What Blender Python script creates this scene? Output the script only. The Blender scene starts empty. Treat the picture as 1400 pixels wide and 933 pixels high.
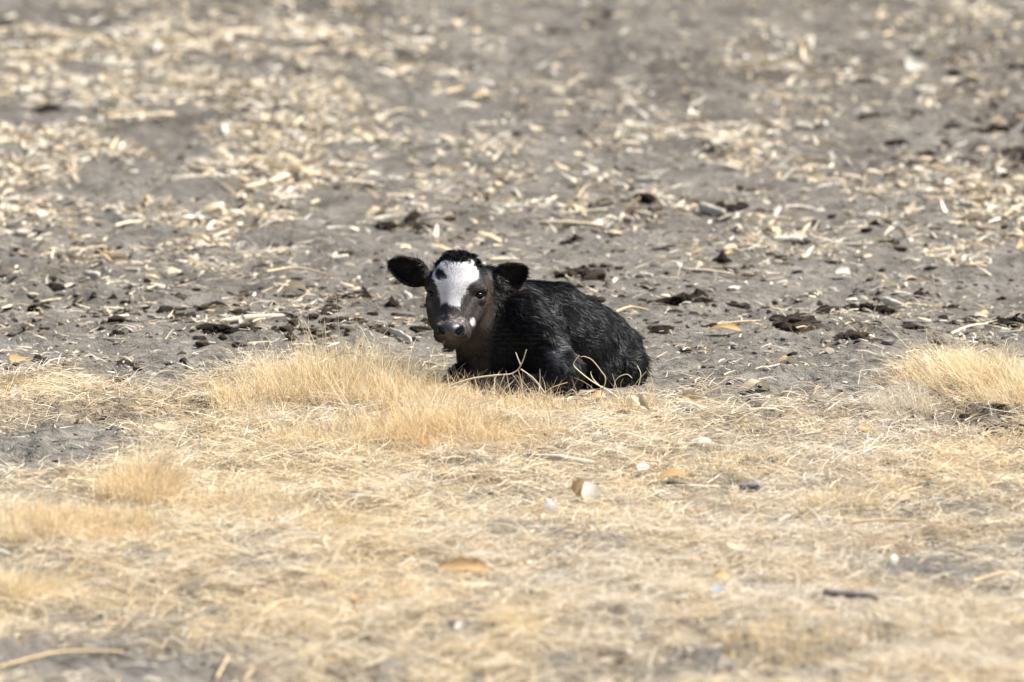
import bpy, math, random
import numpy as np
from mathutils import Vector

random.seed(11)
RNG = np.random.default_rng(11)
SC = bpy.context.scene
COL = SC.collection

# ------------------------------------------------------------------ camera, world, sun, exposure
CAM = np.array([0.0, -24.0, 3.6])
FPX = 300 / 36 * 1400                      # focal length in photo pixels
PITCH = math.radians(8.22)
cam_d = bpy.data.cameras.new('camera')
cam_d.lens = 300
cam_d.sensor_width = 36
cam_d.clip_start = 0.5
cam_d.clip_end = 2000
cam_d.dof.use_dof = True
cam_d.dof.focus_distance = 24.05
cam_d.dof.aperture_fstop = 3.4
cam = bpy.data.objects.new('camera', cam_d)
COL.objects.link(cam)
cam.location = CAM
cam.rotation_euler = (math.pi / 2 - PITCH, 0, 0)
SC.camera = cam

SUN_DIR = Vector((0.58, 0.10, 0.80)).normalized()       # towards the sun: high, from the right
SUN_EL = math.asin(SUN_DIR.z)
SUN_AZ = math.atan2(SUN_DIR.x, SUN_DIR.y)
w = bpy.data.worlds.new('World')
SC.world = w
w.use_nodes = True
nt = w.node_tree
nt.nodes.clear()
sky = nt.nodes.new('ShaderNodeTexSky')
sky.sky_type = 'NISHITA'
sky.sun_disc = False
sky.sun_elevation = SUN_EL
sky.sun_rotation = SUN_AZ
bg = nt.nodes.new('ShaderNodeBackground')
bg.inputs['Strength'].default_value = 0.07
wo = nt.nodes.new('ShaderNodeOutputWorld')
nt.links.new(sky.outputs[0], bg.inputs[0])
nt.links.new(bg.outputs[0], wo.inputs[0])
sd = bpy.data.lights.new('sun', 'SUN')
sd.energy = 5.0
sd.angle = math.radians(0.5)
sd.color = (1.0, 0.955, 0.89)
sun = bpy.data.objects.new('sun', sd)
COL.objects.link(sun)
sun.rotation_euler = SUN_DIR.to_track_quat('Z', 'Y').to_euler()
sun.location = (4, 0, 6)
SC.view_settings.view_transform = 'Standard'
SC.view_settings.look = 'None'
SC.view_settings.exposure = 1.12
SC.view_settings.gamma = 1.0

# ------------------------------------------------------------------ helpers: noise, projection, ground height
def _hash(ix, iy, iz, seed):
    n = (ix.astype(np.int64) * 374761393 + iy.astype(np.int64) * 668265263 +
         iz.astype(np.int64) * 2147483647 + seed * 1274126177) & 0xffffffff
    n = ((n ^ (n >> 13)) * 1274126177) & 0xffffffff
    n = n ^ (n >> 16)
    return (n & 0xffff) / 65535.0 * 2 - 1

def noise(x, y, z=None, seed=0):
    x = np.asarray(x, float); y = np.asarray(y, float)
    z = np.zeros_like(x) if z is None else np.asarray(z, float)
    ix, iy, iz = np.floor(x), np.floor(y), np.floor(z)
    fx, fy, fz = x - ix, y - iy, z - iz
    fx = fx * fx * (3 - 2 * fx); fy = fy * fy * (3 - 2 * fy); fz = fz * fz * (3 - 2 * fz)
    r = 0
    zs = (0, 1) if np.any(z) else (0,)
    for dz in zs:
        wz = (fz if dz else 1 - fz) if len(zs) == 2 else 1
        for dy in (0, 1):
            wy = fy if dy else 1 - fy
            for dx in (0, 1):
                wx = fx if dx else 1 - fx
                r = r + wx * wy * wz * _hash(ix + dx, iy + dy, iz + dz, seed)
    return r

def smooth(a, b, x):
    t = np.clip((x - a) / (b - a), 0, 1)
    return t * t * (3 - 2 * t)

SP, CP = math.sin(PITCH), math.cos(PITCH)

def pix(x, y, z=0.0):
    """photo pixel of a world point (used only to plan where things lie)"""
    dx, dy, dz = x - CAM[0], y - CAM[1], z - CAM[2]
    f = dy * CP - dz * SP
    u = dy * SP + dz * CP
    return 700 + dx / f * FPX, 466.5 - u / f * FPX

def spot(px, py):
    """point of the flat ground seen at a photo pixel"""
    u = (466.5 - py) / FPX
    r = (px - 700) / FPX
    dy = CP + u * SP
    dz = -SP + u * CP
    t = -CAM[2] / dz
    return r * t, CAM[1] + dy * t

MOUNDS = [(470, 535, 1.1, 0.5, 0.035), (1340, 540, 0.5, 0.5, 0.04), (185, 668, 0.28, 0.35, 0.025),
          (90, 760, 0.5, 0.5, 0.04), (1000, 860, 0.8, 0.5, 0.02), (330, 450, 0.8, 0.3, 0.02)]
MW = [(spot(a, b), rx, ry, h) for a, b, rx, ry, h in MOUNDS]

def height(x, y):
    x = np.asarray(x, float); y = np.asarray(y, float)
    h = 0.022 * noise(x / 0.9, y / 0.9, seed=1) + 0.013 * noise(x / 0.33, y / 0.33, seed=2)
    a = noise(x / 0.15 + 0.4 * noise(x / .2, y / .2, seed=9), y / 0.15, seed=3)
    h = h + 0.014 * a
    rough = 0.55 + 0.6 * smooth(-0.4, 0.5, noise(x / 1.3, y / 1.3, seed=7))
    h = h + rough * 0.0125 * noise(x / 0.07, y / 0.08, seed=4)
    h = h + rough * 0.0085 * noise(x / 0.03, y / 0.034, seed=5)
    pit = noise(x / 0.17 + 11, y / 0.17 - 4, seed=6)
    h = h - 0.016 * smooth(0.35, 0.8, pit)
    for (cx, cy), rx, ry, hh in MW:
        h = h + hh * np.exp(-((x - cx) / rx) ** 2 - ((y - cy) / ry) ** 2)
    # the bed the calf has pressed flat
    k = np.exp(-((x - 0.12) / 0.46) ** 4 - ((y + 0.12) / 0.50) ** 4)
    return h * (1 - 0.85 * k) - 0.004 * k

def gblobs(px, py, lst):
    v = 0
    for cx, cy, rx, ry, a in lst:
        v = v + a * np.exp(-((px - cx) / rx) ** 2 - ((py - cy) / ry) ** 2)
    return v

def edge_y(px):
    """far edge of the straw-coloured grass, as seen in the photo"""
    xs = [-900, 0, 120, 200, 280, 360, 440, 520, 600, 700, 800, 900, 960, 1040, 1130, 1200, 1270, 1330, 1400, 2400]
    ys = [500, 505, 520, 545, 530, 512, 500, 500, 512, 530, 545, 552, 560, 575, 560, 528, 500, 492, 505, 500]
    return np.interp(px, xs, ys)

BARE = [(60, 600, 170, 36, 1.0), (10, 640, 110, 26, .9), (70, 905, 260, 30, .95), (170, 885, 150, 20, .6),
        (1330, 575, 80, 9, .85), (1290, 775, 150, 26, .85), (1390, 740, 60, 16, .6), (380, 775, 70, 9, .6), (60, 690, 90, 8, .5),
        (840, 742, 60, 12, .5), (1230, 880, 120, 30, .35), (980, 905, 150, 22, .6), (1010, 870, 90, 14, .5), (1250, 700, 130, 10, .4),
        (430, 700, 60, 6, .4), (640, 640, 100, 7, .5), (20, 790, 70, 14, .8), (1000, 760, 150, 14, .45), (780, 915, 120, 14, .4),
        (1080, 905, 60, 16, .7), (1150, 600, 150, 8, .3), (330, 930, 200, 16, .7), (700, 800, 200, 10, .25), (560, 870, 160, 10, .2)]

def grass_mask(x, y):
    px, py = pix(x, y)
    n = noise(x / 0.25, y / 0.5, seed=21) * 10 + noise(x / 0.08, y / 0.16, seed=22) * 7
    m = smooth(-16, 26, py - edge_y(px) + n * 1.5)
    b = gblobs(px, py + n * .6, BARE) * 1.15 + gblobs(px, py, [(1170, 860, 200, 10, .4), (1240, 560, 60, 8, .4), (600, 730, 200, 6, .3), (250, 830, 160, 7, .4), (560, 905, 160, 8, .35)])
    n2 = noise(x / 0.14, y / 0.4, seed=23)
    n3 = noise(x / 0.10 + 3, y / 0.28, seed=24) + .6 * noise(x / 0.045, y / 0.12, seed=25)
    g = 1 - .65 * smooth(.05, .75, n3) * smooth(560, 700, py + 60 * (px > 900))
    return m * g * np.clip(1 - b * 1.15 + 0.25 * n2 * (b > .1), 0, 1)

def bed(x, y):
    """1 where the calf lies"""
    return (((x - 0.13) / 0.30) ** 2 + ((y - 0.1) / 0.20) ** 2) < 1

# ------------------------------------------------------------------ helpers: objects and materials
def tag(o, label=None, cat=None, group=None, kind=None):
    if label: o['label'] = label
    if cat: o['category'] = cat
    if group: o['group'] = group
    if kind: o['kind'] = kind
    return o

def link(name, me, parent=None, mat=None):
    o = bpy.data.objects.new(name, me)
    COL.objects.link(o)
    if parent: o.parent = parent
    if mat: me.materials.append(mat)
    return o

def mesh_np(name, V, F, cols=None, smooth_sh=True):
    """mesh from arrays: F is (n,3) or (n,4)"""
    me = bpy.data.meshes.new(name)
    V = np.ascontiguousarray(V, dtype=np.float32); F = np.ascontiguousarray(F, dtype=np.int32)
    k = F.shape[1]
    me.vertices.add(len(V)); me.vertices.foreach_set('co', V.ravel())
    me.loops.add(F.size); me.loops.foreach_set('vertex_index', F.ravel())
    me.polygons.add(len(F)); me.polygons.foreach_set('loop_start', np.arange(0, F.size, k, dtype=np.int32))
    me.polygons.foreach_set('use_smooth', np.full(len(F), smooth_sh))
    me.update(calc_edges=True)
    if cols is not None:
        a = me.color_attributes.new('tint', 'FLOAT_COLOR', 'POINT')
        c = np.ones((len(V), 4), np.float32); c[:, :cols.shape[1]] = cols
        a.data.foreach_set('color', c.ravel())
    return me

class NT:
    def __init__(s, name):
        s.m = bpy.data.materials.new(name); s.m.use_nodes = True
        s.t = s.m.node_tree; s.t.nodes.clear()
        s.out = s.n('ShaderNodeOutputMaterial')
    def n(s, typ, **kw):
        nd = s.t.nodes.new(typ)
        for k, v in kw.items():
            if k in nd.bl_rna.properties: setattr(nd, k, v)
            else: nd.inputs[k.replace('_', ' ')].default_value = v
        return nd
    def l(s, a, b): s.t.links.new(a, b)
    def ramp(s, fac, stops):
        r = s.n('ShaderNodeValToRGB'); e = r.color_ramp.elements
        while len(e) < len(stops): e.new(0.5)
        for i, (p, c) in enumerate(stops):
            e[i].position = p; e[i].color = (*c, 1)
        s.l(fac, r.inputs[0]); return r.outputs[0]
    def noise(s, scale, detail=4, rough=.6, vec=None):
        nd = s.n('ShaderNodeTexNoise', Scale=scale, Detail=detail, Roughness=rough)
        if vec is not None: s.l(vec, nd.inputs['Vector'])
        return nd.outputs['Fac']
    def mix(s, fac, a, b, mode='MIX'):
        nd = s.n('ShaderNodeMix', data_type='RGBA', blend_type=mode)
        for sock, v in ((nd.inputs[0], fac), (nd.inputs[6], a), (nd.inputs[7], b)):
            if hasattr(v, 'is_output'): s.l(v, sock)
            elif isinstance(v, (int, float)): sock.default_value = v
            else: sock.default_value = (*v, 1)
        return nd.outputs[2]

def mat_soil():
    k = NT('soil')
    geo = k.n('ShaderNodeNewGeometry').outputs['Position']
    at = k.n('ShaderNodeVertexColor', layer_name='tint')
    sp = k.n('ShaderNodeSeparateColor'); k.l(at.outputs[0], sp.inputs[0])
    n1 = k.noise(4.5, 7, .68, geo); n2 = k.noise(38, 5, .65, geo); n3 = k.noise(160, 3, .6, geo)
    base = k.ramp(n1, [(.3, (.100, .092, .078)), (.5, (.168, .156, .135)), (.7, (.245, .229, .201))])
    base = k.mix(.65, base, k.ramp(n2, [(.32, (.14, .12, .105)), (.5, (.5, .48, .46)), (.72, (.78, .74, .70))]), 'SOFT_LIGHT')
    chips = k.ramp(n3, [(.60, (0, 0, 0)), (.66, (1, 1, 1))])
    c2 = k.n('ShaderNodeMath', operation='MULTIPLY'); k.l(chips, c2.inputs[0]); k.l(sp.outputs[1], c2.inputs[1])
    base = k.mix(c2.outputs[0], base, (.50, .44, .34))
    thatch = k.ramp(k.noise(90, 4, .7, geo), [(.3, (.085, .066, .048)), (.5, (.26, .20, .125)), (.68, (.54, .42, .26))])
    base = k.mix(sp.outputs[0], base, thatch)
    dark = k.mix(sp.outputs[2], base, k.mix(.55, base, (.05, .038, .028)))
    b = k.n('ShaderNodeBsdfPrincipled', Roughness=.95)
    b.inputs['Specular IOR Level'].default_value = .15
    k.l(dark, b.inputs['Base Color'])
    bmp = k.n('ShaderNodeBump', Strength=1.0, Distance=.02)
    add = k.n('ShaderNodeMath', operation='ADD'); k.l(n2, add.inputs[0])
    m = k.n('ShaderNodeMath', operation='MULTIPLY'); k.l(n3, m.inputs[0]); m.inputs[1].default_value = .4
    k.l(m.outputs[0], add.inputs[1]); k.l(add.outputs[0], bmp.inputs['Height'])
    k.l(bmp.outputs[0], b.inputs['Normal']); k.l(b.outputs[0], k.out.inputs[0])
    return k.m

def mat_tint(name, rough=.7, transl=.3, gain=1.0, spec=.25):
    """thin dry plant matter, coloured piece by piece"""
    k = NT(name)
    at = k.n('ShaderNodeVertexColor', layer_name='tint').outputs[0]
    geo = k.n('ShaderNodeNewGeometry').outputs['Position']
    c = k.mix(.35, at, k.ramp(k.noise(60, 3, .6, geo), [(.3, (.3, .28, .26)), (.7, (.7, .7, .7))]), 'SOFT_LIGHT')
    b = k.n('ShaderNodeBsdfPrincipled', Roughness=rough)
    b.inputs['Specular IOR Level'].default_value = spec
    k.l(c, b.inputs['Base Color'])
    if transl:
        t = k.n('ShaderNodeBsdfTranslucent'); k.l(c, t.inputs[0])
        ms = k.n('ShaderNodeMixShader'); ms.inputs[0].default_value = transl
        k.l(b.outputs[0], ms.inputs[1]); k.l(t.outputs[0], ms.inputs[2]); k.l(ms.outputs[0], k.out.inputs[0])
    else:
        k.l(b.outputs[0], k.out.inputs[0])
    return k.m

def mat_random(name, stops, rough=.75, streak=(20, 20, 20), transl=.0, bump=.4, spec=.25, island=False, streak_amt=.4):
    """colour picked per object, with streaky grain in object space"""
    k = NT(name)
    r = k.n('ShaderNodeObjectInfo').outputs['Random']
    base = k.ramp(r, stops)
    tc = k.n('ShaderNodeTexCoord').outputs['Object']
    mp = k.n('ShaderNodeMapping'); k.l(tc, mp.inputs[0]); mp.inputs['Scale'].default_value = streak
    n = k.noise(1.0, 5, .65, mp.outputs[0])
    c = k.mix(streak_amt + .2, base, k.ramp(n, [(.3, (.22, .19, .16)), (.55, (.55, .54, .52)), (.75, (.8, .8, .8))]), 'SOFT_LIGHT')
    b = k.n('ShaderNodeBsdfPrincipled', Roughness=rough)
    b.inputs['Specular IOR Level'].default_value = spec
    k.l(c, b.inputs['Base Color'])
    bm = k.n('ShaderNodeBump', Strength=bump, Distance=.003); k.l(n, bm.inputs['Height']); k.l(bm.outputs[0], b.inputs['Normal'])
    if transl:
        t = k.n('ShaderNodeBsdfTranslucent'); k.l(c, t.inputs[0])
        ms = k.n('ShaderNodeMixShader'); ms.inputs[0].default_value = transl
        k.l(b.outputs[0], ms.inputs[1]); k.l(t.outputs[0], ms.inputs[2]); k.l(ms.outputs[0], k.out.inputs[0])
    else:
        k.l(b.outputs[0], k.out.inputs[0])
    return k.m

M_SOIL = mat_soil()
M_GRASS = mat_tint('dry_grass', transl=.35)
M_LITTER = mat_tint('dry_litter', transl=.15)
M_CRUMB = mat_tint('crumb', rough=.95, transl=0, spec=.1)
M_HUSK = mat_random('husk', [(0, (.50, .41, .28)), (.35, (.62, .53, .38)), (.6, (.56, .44, .27)), (.8, (.56, .50, .41)), (1, (.42, .33, .21))],
                    streak=(14, 260, 60), transl=.2)
M_STALK = mat_random('stalk', [(0, (.58, .48, .32)), (.4, (.66, .56, .40)), (.7, (.50, .44, .35)), (1, (.62, .55, .44))], streak=(12, 220, 220))
M_COB = mat_random('cob', [(0, (.56, .50, .42)), (1, (.66, .60, .50))], streak=(120, 120, 120), bump=.8)
M_CLOD = mat_random('clod', [(0, (.016, .012, .009)), (.5, (.028, .021, .016)), (1, (.050, .038, .029))], rough=.95, streak=(70, 70, 70), bump=1, spec=.1)
M_ORANGE = mat_random('orange_husk', [(0, (.46, .28, .12)), (1, (.60, .42, .22))], streak=(14, 260, 60), transl=.25)
M_PALE = mat_random('white_husk', [(0, (.62, .56, .46)), (1, (.72, .66, .56))], streak=(14, 200, 60), transl=.2, streak_amt=.15)
M_GREY = mat_random('grey_matter', [(0, (.28, .28, .29)), (1, (.34, .33, .33))], streak=(20, 120, 40))
M_STONE = mat_random('grey_stone', [(0, (.17, .16, .16)), (1, (.17, .16, .16))], streak=(60, 60, 60))
M_BLUE = mat_random('blue_grey_scrap', [(0, (.22, .27, .31)), (1, (.22, .27, .31))], streak=(20, 20, 20))
M_TWIG = mat_random('grey_stick', [(0, (.21, .18, .165)), (1, (.21, .18, .165))], streak=(14, 160, 160), bump=.8)

# ------------------------------------------------------------------ ground
DARKP = [(220, 160, 330, 110, .35), (20, 800, 90, 16, .9), (1290, 770, 150, 22, .5), (840, 742, 60, 10, .5), (1250, 700, 130, 9, .5), (1080, 908, 70, 14, .8), (1000, 870, 90, 10, .5), (150, 895, 250, 26, .6), (640, 640, 110, 6, .6), (350, 775, 90, 8, .5), (60, 705, 90, 5, .6), (430, 700, 60, 5, .5), (1170, 860, 200, 12, .4), (1240, 560, 60, 10, .4), (320, 400, 260, 45, .55), (1250, 440, 260, 32, .6), (1360, 190, 130, 90, 1.), (1230, 150, 300, 110, .5), (60, 20, 500, 40, .7), (1250, 60, 400, 90, .6), (700, 130, 900, 160, .35), (40, 340, 200, 60, .35), (60, 350, 160, 40, .4),  # darker soil patches; foreground ones also paint shade into hollows under tussocks
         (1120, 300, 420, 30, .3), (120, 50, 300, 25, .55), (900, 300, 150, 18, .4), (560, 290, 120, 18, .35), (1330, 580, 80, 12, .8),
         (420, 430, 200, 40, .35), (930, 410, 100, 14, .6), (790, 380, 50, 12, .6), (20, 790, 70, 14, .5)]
LITD = [(100, 150, 400, 125, 1.25), (400, 160, 230, 100, .95), (960, 200, 170, 70, .75), (1070, 90, 90, 50, .6), (1340, 290, 120, 45, 1.0),
        (1130, 250, 160, 30, .35), (60, 270, 150, 60, .8), (560, 250, 160, 40, .4), (300, 330, 240, 50, .4), (1180, 370, 280, 40, .35),
        (350, 450, 330, 40, .38), (60, 520, 130, 30, 1.0), (1180, 450, 280, 30, .35), (1050, 330, 100, 30, .3), (620, 120, 100, 60, .15),
        (870, 110, 90, 50, .35), (1280, 110, 100, 40, .25), (1330, 380, 120, 50, .4), (840, 310, 120, 30, .3), (1300, 30, 140, 40, .35), (450, 370, 200, 40, .2)]

THIN = [(720, 110, 170, 130, .75), (1180, 60, 130, 60, .6), (1250, 170, 110, 45, .75), (920, 30, 260, 40, .7), (700, 330, 150, 35, .4), (60, 12, 250, 14, .5), (700, 470, 500, 40, .25),
        (1100, 510, 180, 28, .5), (220, 490, 150, 14, .4), (30, 320, 120, 30, .35)]
def litter_density(x, y):
    px, py = pix(x, y)
    v = np.clip(gblobs(px, py, LITD), 0, 1.15) * np.clip(1 - gblobs(px, py, THIN), 0, 1)
    v = v * (.55 + .85 * noise(x / .20, y / .55, seed=41) + .3 * noise(x / .07, y / .2, seed=42)) + .035
    return np.clip(v, 0, 1)

def axis(lo, hi, parts, far=300.0):
    a = []
    for s, e, d in parts:
        a += list(np.arange(s, e, d))
    a.append(parts[-1][1])
    a = list(a)
    g = []; d = .08; v = parts[-1][1]
    while v < far: v += d; d *= 1.35; g.append(v)
    h = []; d = .08; v = parts[0][0]
    while v > -far: v -= d; d *= 1.35; h.append(v)
    return np.array(h[::-1] + a + g)

gx = axis(0, 0, [(-2.5, 2.5, .0125)])
gy = axis(0, 0, [(-6.4, -1.2, .022), (-1.2, 2.0, .0125), (2.0, 11.8, .034)])
X, Y = np.meshgrid(gx, gy)
Xf, Yf = X.ravel(), Y.ravel()
jx = Xf + .004 * noise(Xf / .02, Yf / .02, seed=31); jy = Yf + .004 * noise(Xf / .02, Yf / .02, seed=32)
inn = (np.abs(Xf) < 2.49) & (Yf > -6.3) & (Yf < 11.7)
jx = np.where(inn, jx, Xf); jy = np.where(inn, jy, Yf)
Z = height(jx, jy)
gm = grass_mask(jx, jy)
ppx, ppy = pix(jx, jy)
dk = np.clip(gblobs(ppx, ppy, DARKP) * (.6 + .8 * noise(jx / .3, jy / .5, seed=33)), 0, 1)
ld = litter_density(jx, jy)
nx_, ny_ = len(gx), len(gy)
idx = np.arange(nx_ * ny_).reshape(ny_, nx_)
F = np.stack([idx[:-1, :-1], idx[:-1, 1:], idx[1:, 1:], idx[1:, :-1]], -1).reshape(-1, 4)
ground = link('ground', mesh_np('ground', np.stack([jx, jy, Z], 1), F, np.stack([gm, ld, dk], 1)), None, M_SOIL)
tag(ground, kind='structure')

# ------------------------------------------------------------------ blades and ribbons
def blades(x, y, z, az, L, lean0, lean1, wid, col, K=3, kink=0.0, twist=None):
    """ribbons that start at a lean of lean0 from vertical and bend to lean1 at the tip"""
    n = len(x)
    if n == 0: return np.zeros((0, 3)), np.zeros((0, 4), int), np.zeros((0, 3))
    P = np.zeros((n, K + 1, 3)); P[:, 0, 0] = x; P[:, 0, 1] = y; P[:, 0, 2] = z
    a = az.copy()
    for i in range(K):
        t = (i + .5) / K
        ln = lean0 + (lean1 - lean0) * t
        a = a + kink * RNG.normal(size=n)
        s = L / K
        P[:, i + 1, 0] = P[:, i, 0] + s * np.sin(ln) * np.cos(a)
        P[:, i + 1, 1] = P[:, i, 1] + s * np.sin(ln) * np.sin(a)
        P[:, i + 1, 2] = P[:, i, 2] + s * np.cos(ln)
    tw = (RNG.uniform(-1, 1, n) * 1.2) if twist is None else twist
    wx = -np.sin(az) * np.cos(tw); wy = np.cos(az) * np.cos(tw); wz = np.sin(tw)
    W = np.stack([wx, wy, wz], 1)[:, None, :]
    prof = np.array([1.0 - .75 * (i / K) ** 1.6 for i in range(K + 1)])[None, :, None]
    H = W * prof * wid[:, None, None] * .5
    V = np.stack([P - H, P + H], 2).reshape(n, -1, 3)        # n, 2(K+1), 3
    base = (np.arange(n) * 2 * (K + 1))[:, None, None]
    q = np.array([[2 * i, 2 * i + 1, 2 * i + 3, 2 * i + 2] for i in range(K)])[None]
    F = (base + q).reshape(-1, 4)
    C = np.repeat(col[:, None, :], 2 * (K + 1), 1).reshape(-1, 3)
    return V.reshape(-1, 3), F, C

def join(parts):
    V, F, C, o = [], [], [], 0
    for v, f, c in parts:
        V.append(v); F.append(f + o); C.append(c); o += len(v)
    return np.concatenate(V), np.concatenate(F), np.concatenate(C)

STRAW = np.array([[.71, .54, .31], [.78, .63, .40], [.85, .74, .52], [.58, .42, .24], [.76, .66, .47], [.81, .62, .36], [.87, .78, .61]])
def straw(n, bright=1.0, grey=0.0):
    c = STRAW[RNG.integers(0, len(STRAW), n)] * RNG.uniform(.72, 1.15, (n, 1)) * bright
    g = c.mean(1, keepdims=True)
    c = c * (1 - grey) + g * grey
    return np.clip(c, 0, .86)

def scatter(n, x0, x1, y0, y1, dens):
    x = RNG.uniform(x0, x1, n); y = RNG.uniform(y0, y1, n)
    k = RNG.uniform(0, 1, n) < dens(x, y)
    return x[k], y[k]

# how tall the standing grass is, from place to place
TALL = [(470, 545, 170, 45, 1.0), (560, 580, 120, 40, .8), (680, 575, 100, 36, .8), (380, 560, 120, 30, .6), (185, 668, 45, 32, 1.0), (130, 735, 80, 40, .55),
        (30, 740, 90, 40, .55), (1340, 535, 80, 40, .9), (1200, 600, 130, 50, .35), (880, 590, 160, 30, .35), (1130, 690, 120, 40, .3),
        (1070, 880, 120, 30, .45), (460, 720, 60, 18, .5), (350, 700, 140, 50, .4), (1340, 870, 120, 40, .3), (700, 850, 60, 25, .25), (620, 590, 90, 30, .5), (420, 600, 120, 26, .5)]
def tall(x, y):
    px, py = pix(x, y)
    return np.clip(gblobs(px, py, TALL), 0, 1)

def front(x, y):
    px, py = pix(x, y)
    return np.clip(np.exp(-((px - 780) / 130) ** 4 - ((py - 552) / 34) ** 4), 0, 1)
def greyed(x, y):
    px, py = pix(x, y)
    return (np.clip(.03 + gblobs(px, py, [(1250, 850, 330, 130, .24), (900, 780, 250, 120, .15), (1050, 600, 260, 50, .2), (200, 900, 250, 60, .3), (1200, 570, 60, 30, .4)]) + .2 * noise(x / .15, y / .3, seed=59), 0, .7))[:, None]

parts = []
# 1. lying mat of fine straw
x, y = scatter(150000, -1.95, 1.95, -5.9, 1.1, lambda a, b: grass_mask(a, b) * (np.abs(a) < 1.25 + .06 * (b + 6)) * .9)
k = ~bed(x, y); x, y = x[k], y[k]; n = len(x)
parts.append(blades(x, y, height(x, y) + RNG.uniform(0, .018, n) * (1 - .7 * front(x, y)), RNG.uniform(0, 6.28, n), RNG.uniform(.04, .13, n) * (1 - .3 * front(x, y)),
                    RNG.uniform(1.0, 1.5, n) + .35 * front(x, y) * RNG.uniform(.4, 1, n), RNG.uniform(1.3, 1.9, n), RNG.uniform(.0012, .0026, n), straw(n, 1.0, np.clip(greyed(x, y) + RNG.uniform(-.1, .25, (n, 1)), 0, .8)), K=3, kink=.3))
print('mat', n)
# 2. low standing fuzz everywhere in the grass
x, y = scatter(165000, -1.95, 1.95, -5.9, 1.1, lambda a, b: grass_mask(a, b) * (.25 + .75 * tall(a, b)) * (np.abs(a) < 1.25 + .06 * (b + 6)) * (.5 + .6 * noise(a / .11, b / .16, seed=58)))
k = ~bed(x, y); x, y = x[k], y[k]; n = len(x)
T = tall(x, y)
cl = noise(x / .09, y / .12, seed=52)
pk = smooth(-.1, .8, noise(x / .11, y / .16, seed=58)); sh = front(x, y)
az = 3.0 * noise(x / .13, y / .2, seed=53) + RNG.normal(0, 1.3, n) + .2
parts.append(blades(x, y, height(x, y) - .003, az, (RNG.uniform(.015, .045, n) * (.7 + .9 * pk) + T * RNG.uniform(.02, .075, n) * (.7 + .7 * pk)) * (1 - .72 * sh), RNG.uniform(.05, .8, n),
                    RNG.uniform(.4, 1.7, n), RNG.uniform(.0010, .0022, n), straw(n, 1.02, greyed(x, y)), K=3, kink=.25))
print('fuzz', n)
V, F, C = join(parts)
o = link('dry_grass', mesh_np('dry_grass', V, F, C), None, M_GRASS)
tag(o, 'matted straw coloured dry grass covering the foreground', 'grass', kind='stuff')

# ------------------------------------------------------------------ grass tussocks that one can point at
def tussock(px, py, rx, ry, n, Lm, label, bias=0.0, col=None, spread=1.5, lean=(0, .5)):
    cx, cy = spot(px, py)
    r = np.sqrt(RNG.uniform(0, 1, n)); a = RNG.uniform(0, 6.283, n)
    x = cx + rx * r * np.cos(a) * RNG.uniform(.7, 1, n); y = cy + ry * r * np.sin(a)
    if bias == 0: bias = .0001
    az = np.arctan2((y - cy) / ry, (x - cx) / rx) + RNG.normal(0, spread, n)
    L = Lm * (.35 + .85 * RNG.beta(2, 2.2, n)) * (1.1 - .35 * r ** 2) * np.where(RNG.uniform(0, 1, n) < .05, 1.55, 1) * (1 + .35 * noise(x / .05, y / .05, seed=57))
    l0 = RNG.uniform(*lean, n) * (.3 + .7 * r); l1 = l0 + RNG.uniform(.0, 1.3, n)
    # a common lean, left or right
    V, F, C = blades(x, y, height(x, y) - .004, az, L, l0, l1, RNG.uniform(.0011, .0023, n), straw(n, 1.04) if col is None else col(n), K=4, kink=.34)
    V[:, 0] += bias * np.clip(V[:, 2] - height(V[:, 0], V[:, 1]), 0, 1)
    V -= np.array([cx, cy, 0])
    o = link('grass_tussock', mesh_np('grass_tussock', V, F, C), None, M_GRASS)
    o.location = (cx, cy, 0)
    return tag(o, label, 'grass tuft')

golden = lambda n: np.clip(straw(n) * np.array([1.02, .98, .91]), 0, .88)
tussock(450, 545, .26, .24, 3800, .13, 'tall feathery straw tussock crowning the mound left of the calf')
tussock(545, 560, .16, .16, 1900, .10, 'rounded straw tussock just below the calf\'s muzzle', .1)
tussock(345, 560, .14, .15, 1300, .075, 'low wispy straw tussock at the left end of the big grass mound')
tussock(625, 600, .15, .18, 1700, .085, 'golden straw tussock in front of the calf\'s folded forelegs', .1, golden)
tussock(555, 598, .16, .17, 1700, .09, 'deep golden straw tussock at the foot of the big grass mound', -.1, golden)
tussock(712, 607, .16, .16, 1300, .065, 'short golden straw tussock in front of the calf\'s shoulder', 0, golden)
tussock(190, 680, .14, .20, 1900, .105, 'upright orange-gold grass tussock beside the bare patch at left', .15, golden)
tussock(130, 745, .22, .20, 1900, .085, 'blurred orange-based tussock below the upright gold one', .1, golden)
tussock(40, 752, .14, .16, 1300, .085, 'blurred pale tussock at the left edge of the photo', 0)
tussock(20, 808, .17, .10, 1300, .085, 'drooping tussock with a dark hollow beneath it at lower left', .5, None, 1.2, (.4, 1.0))
tussock(462, 727, .09, .08, 700, .05, 'small olive-gold tussock in the left foreground straw', .3, lambda n: straw(n) * np.array([.9, .86, .7]))
tussock(1330, 545, .24, .26, 1700, .10, 'swept-over straw tussock on the right above the dark hollow', -.6)
tussock(1390, 560, .14, .2, 1200, .10, 'leaning straw tussock cut by the right edge of the photo', -.4)
tussock(1235, 570, .12, .14, 1000, .06, 'low greyish tussock left of the swept-over one', -.3, lambda n: straw(n, 1, .4))
tussock(1075, 895, .20, .22, 1300, .06, 'blurred golden tussock at the lower right foreground', .1, golden)
tussock(700, 868, .09, .1, 500, .06, 'faint upright tussock near the bottom middle', 0)
tussock(8, 535, .05, .1, 350, .055, 'small olive green tuft at the left edge level with the calf\'s feet', .3, lambda n: straw(n) * np.array([.55, .55, .42]))
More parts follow.
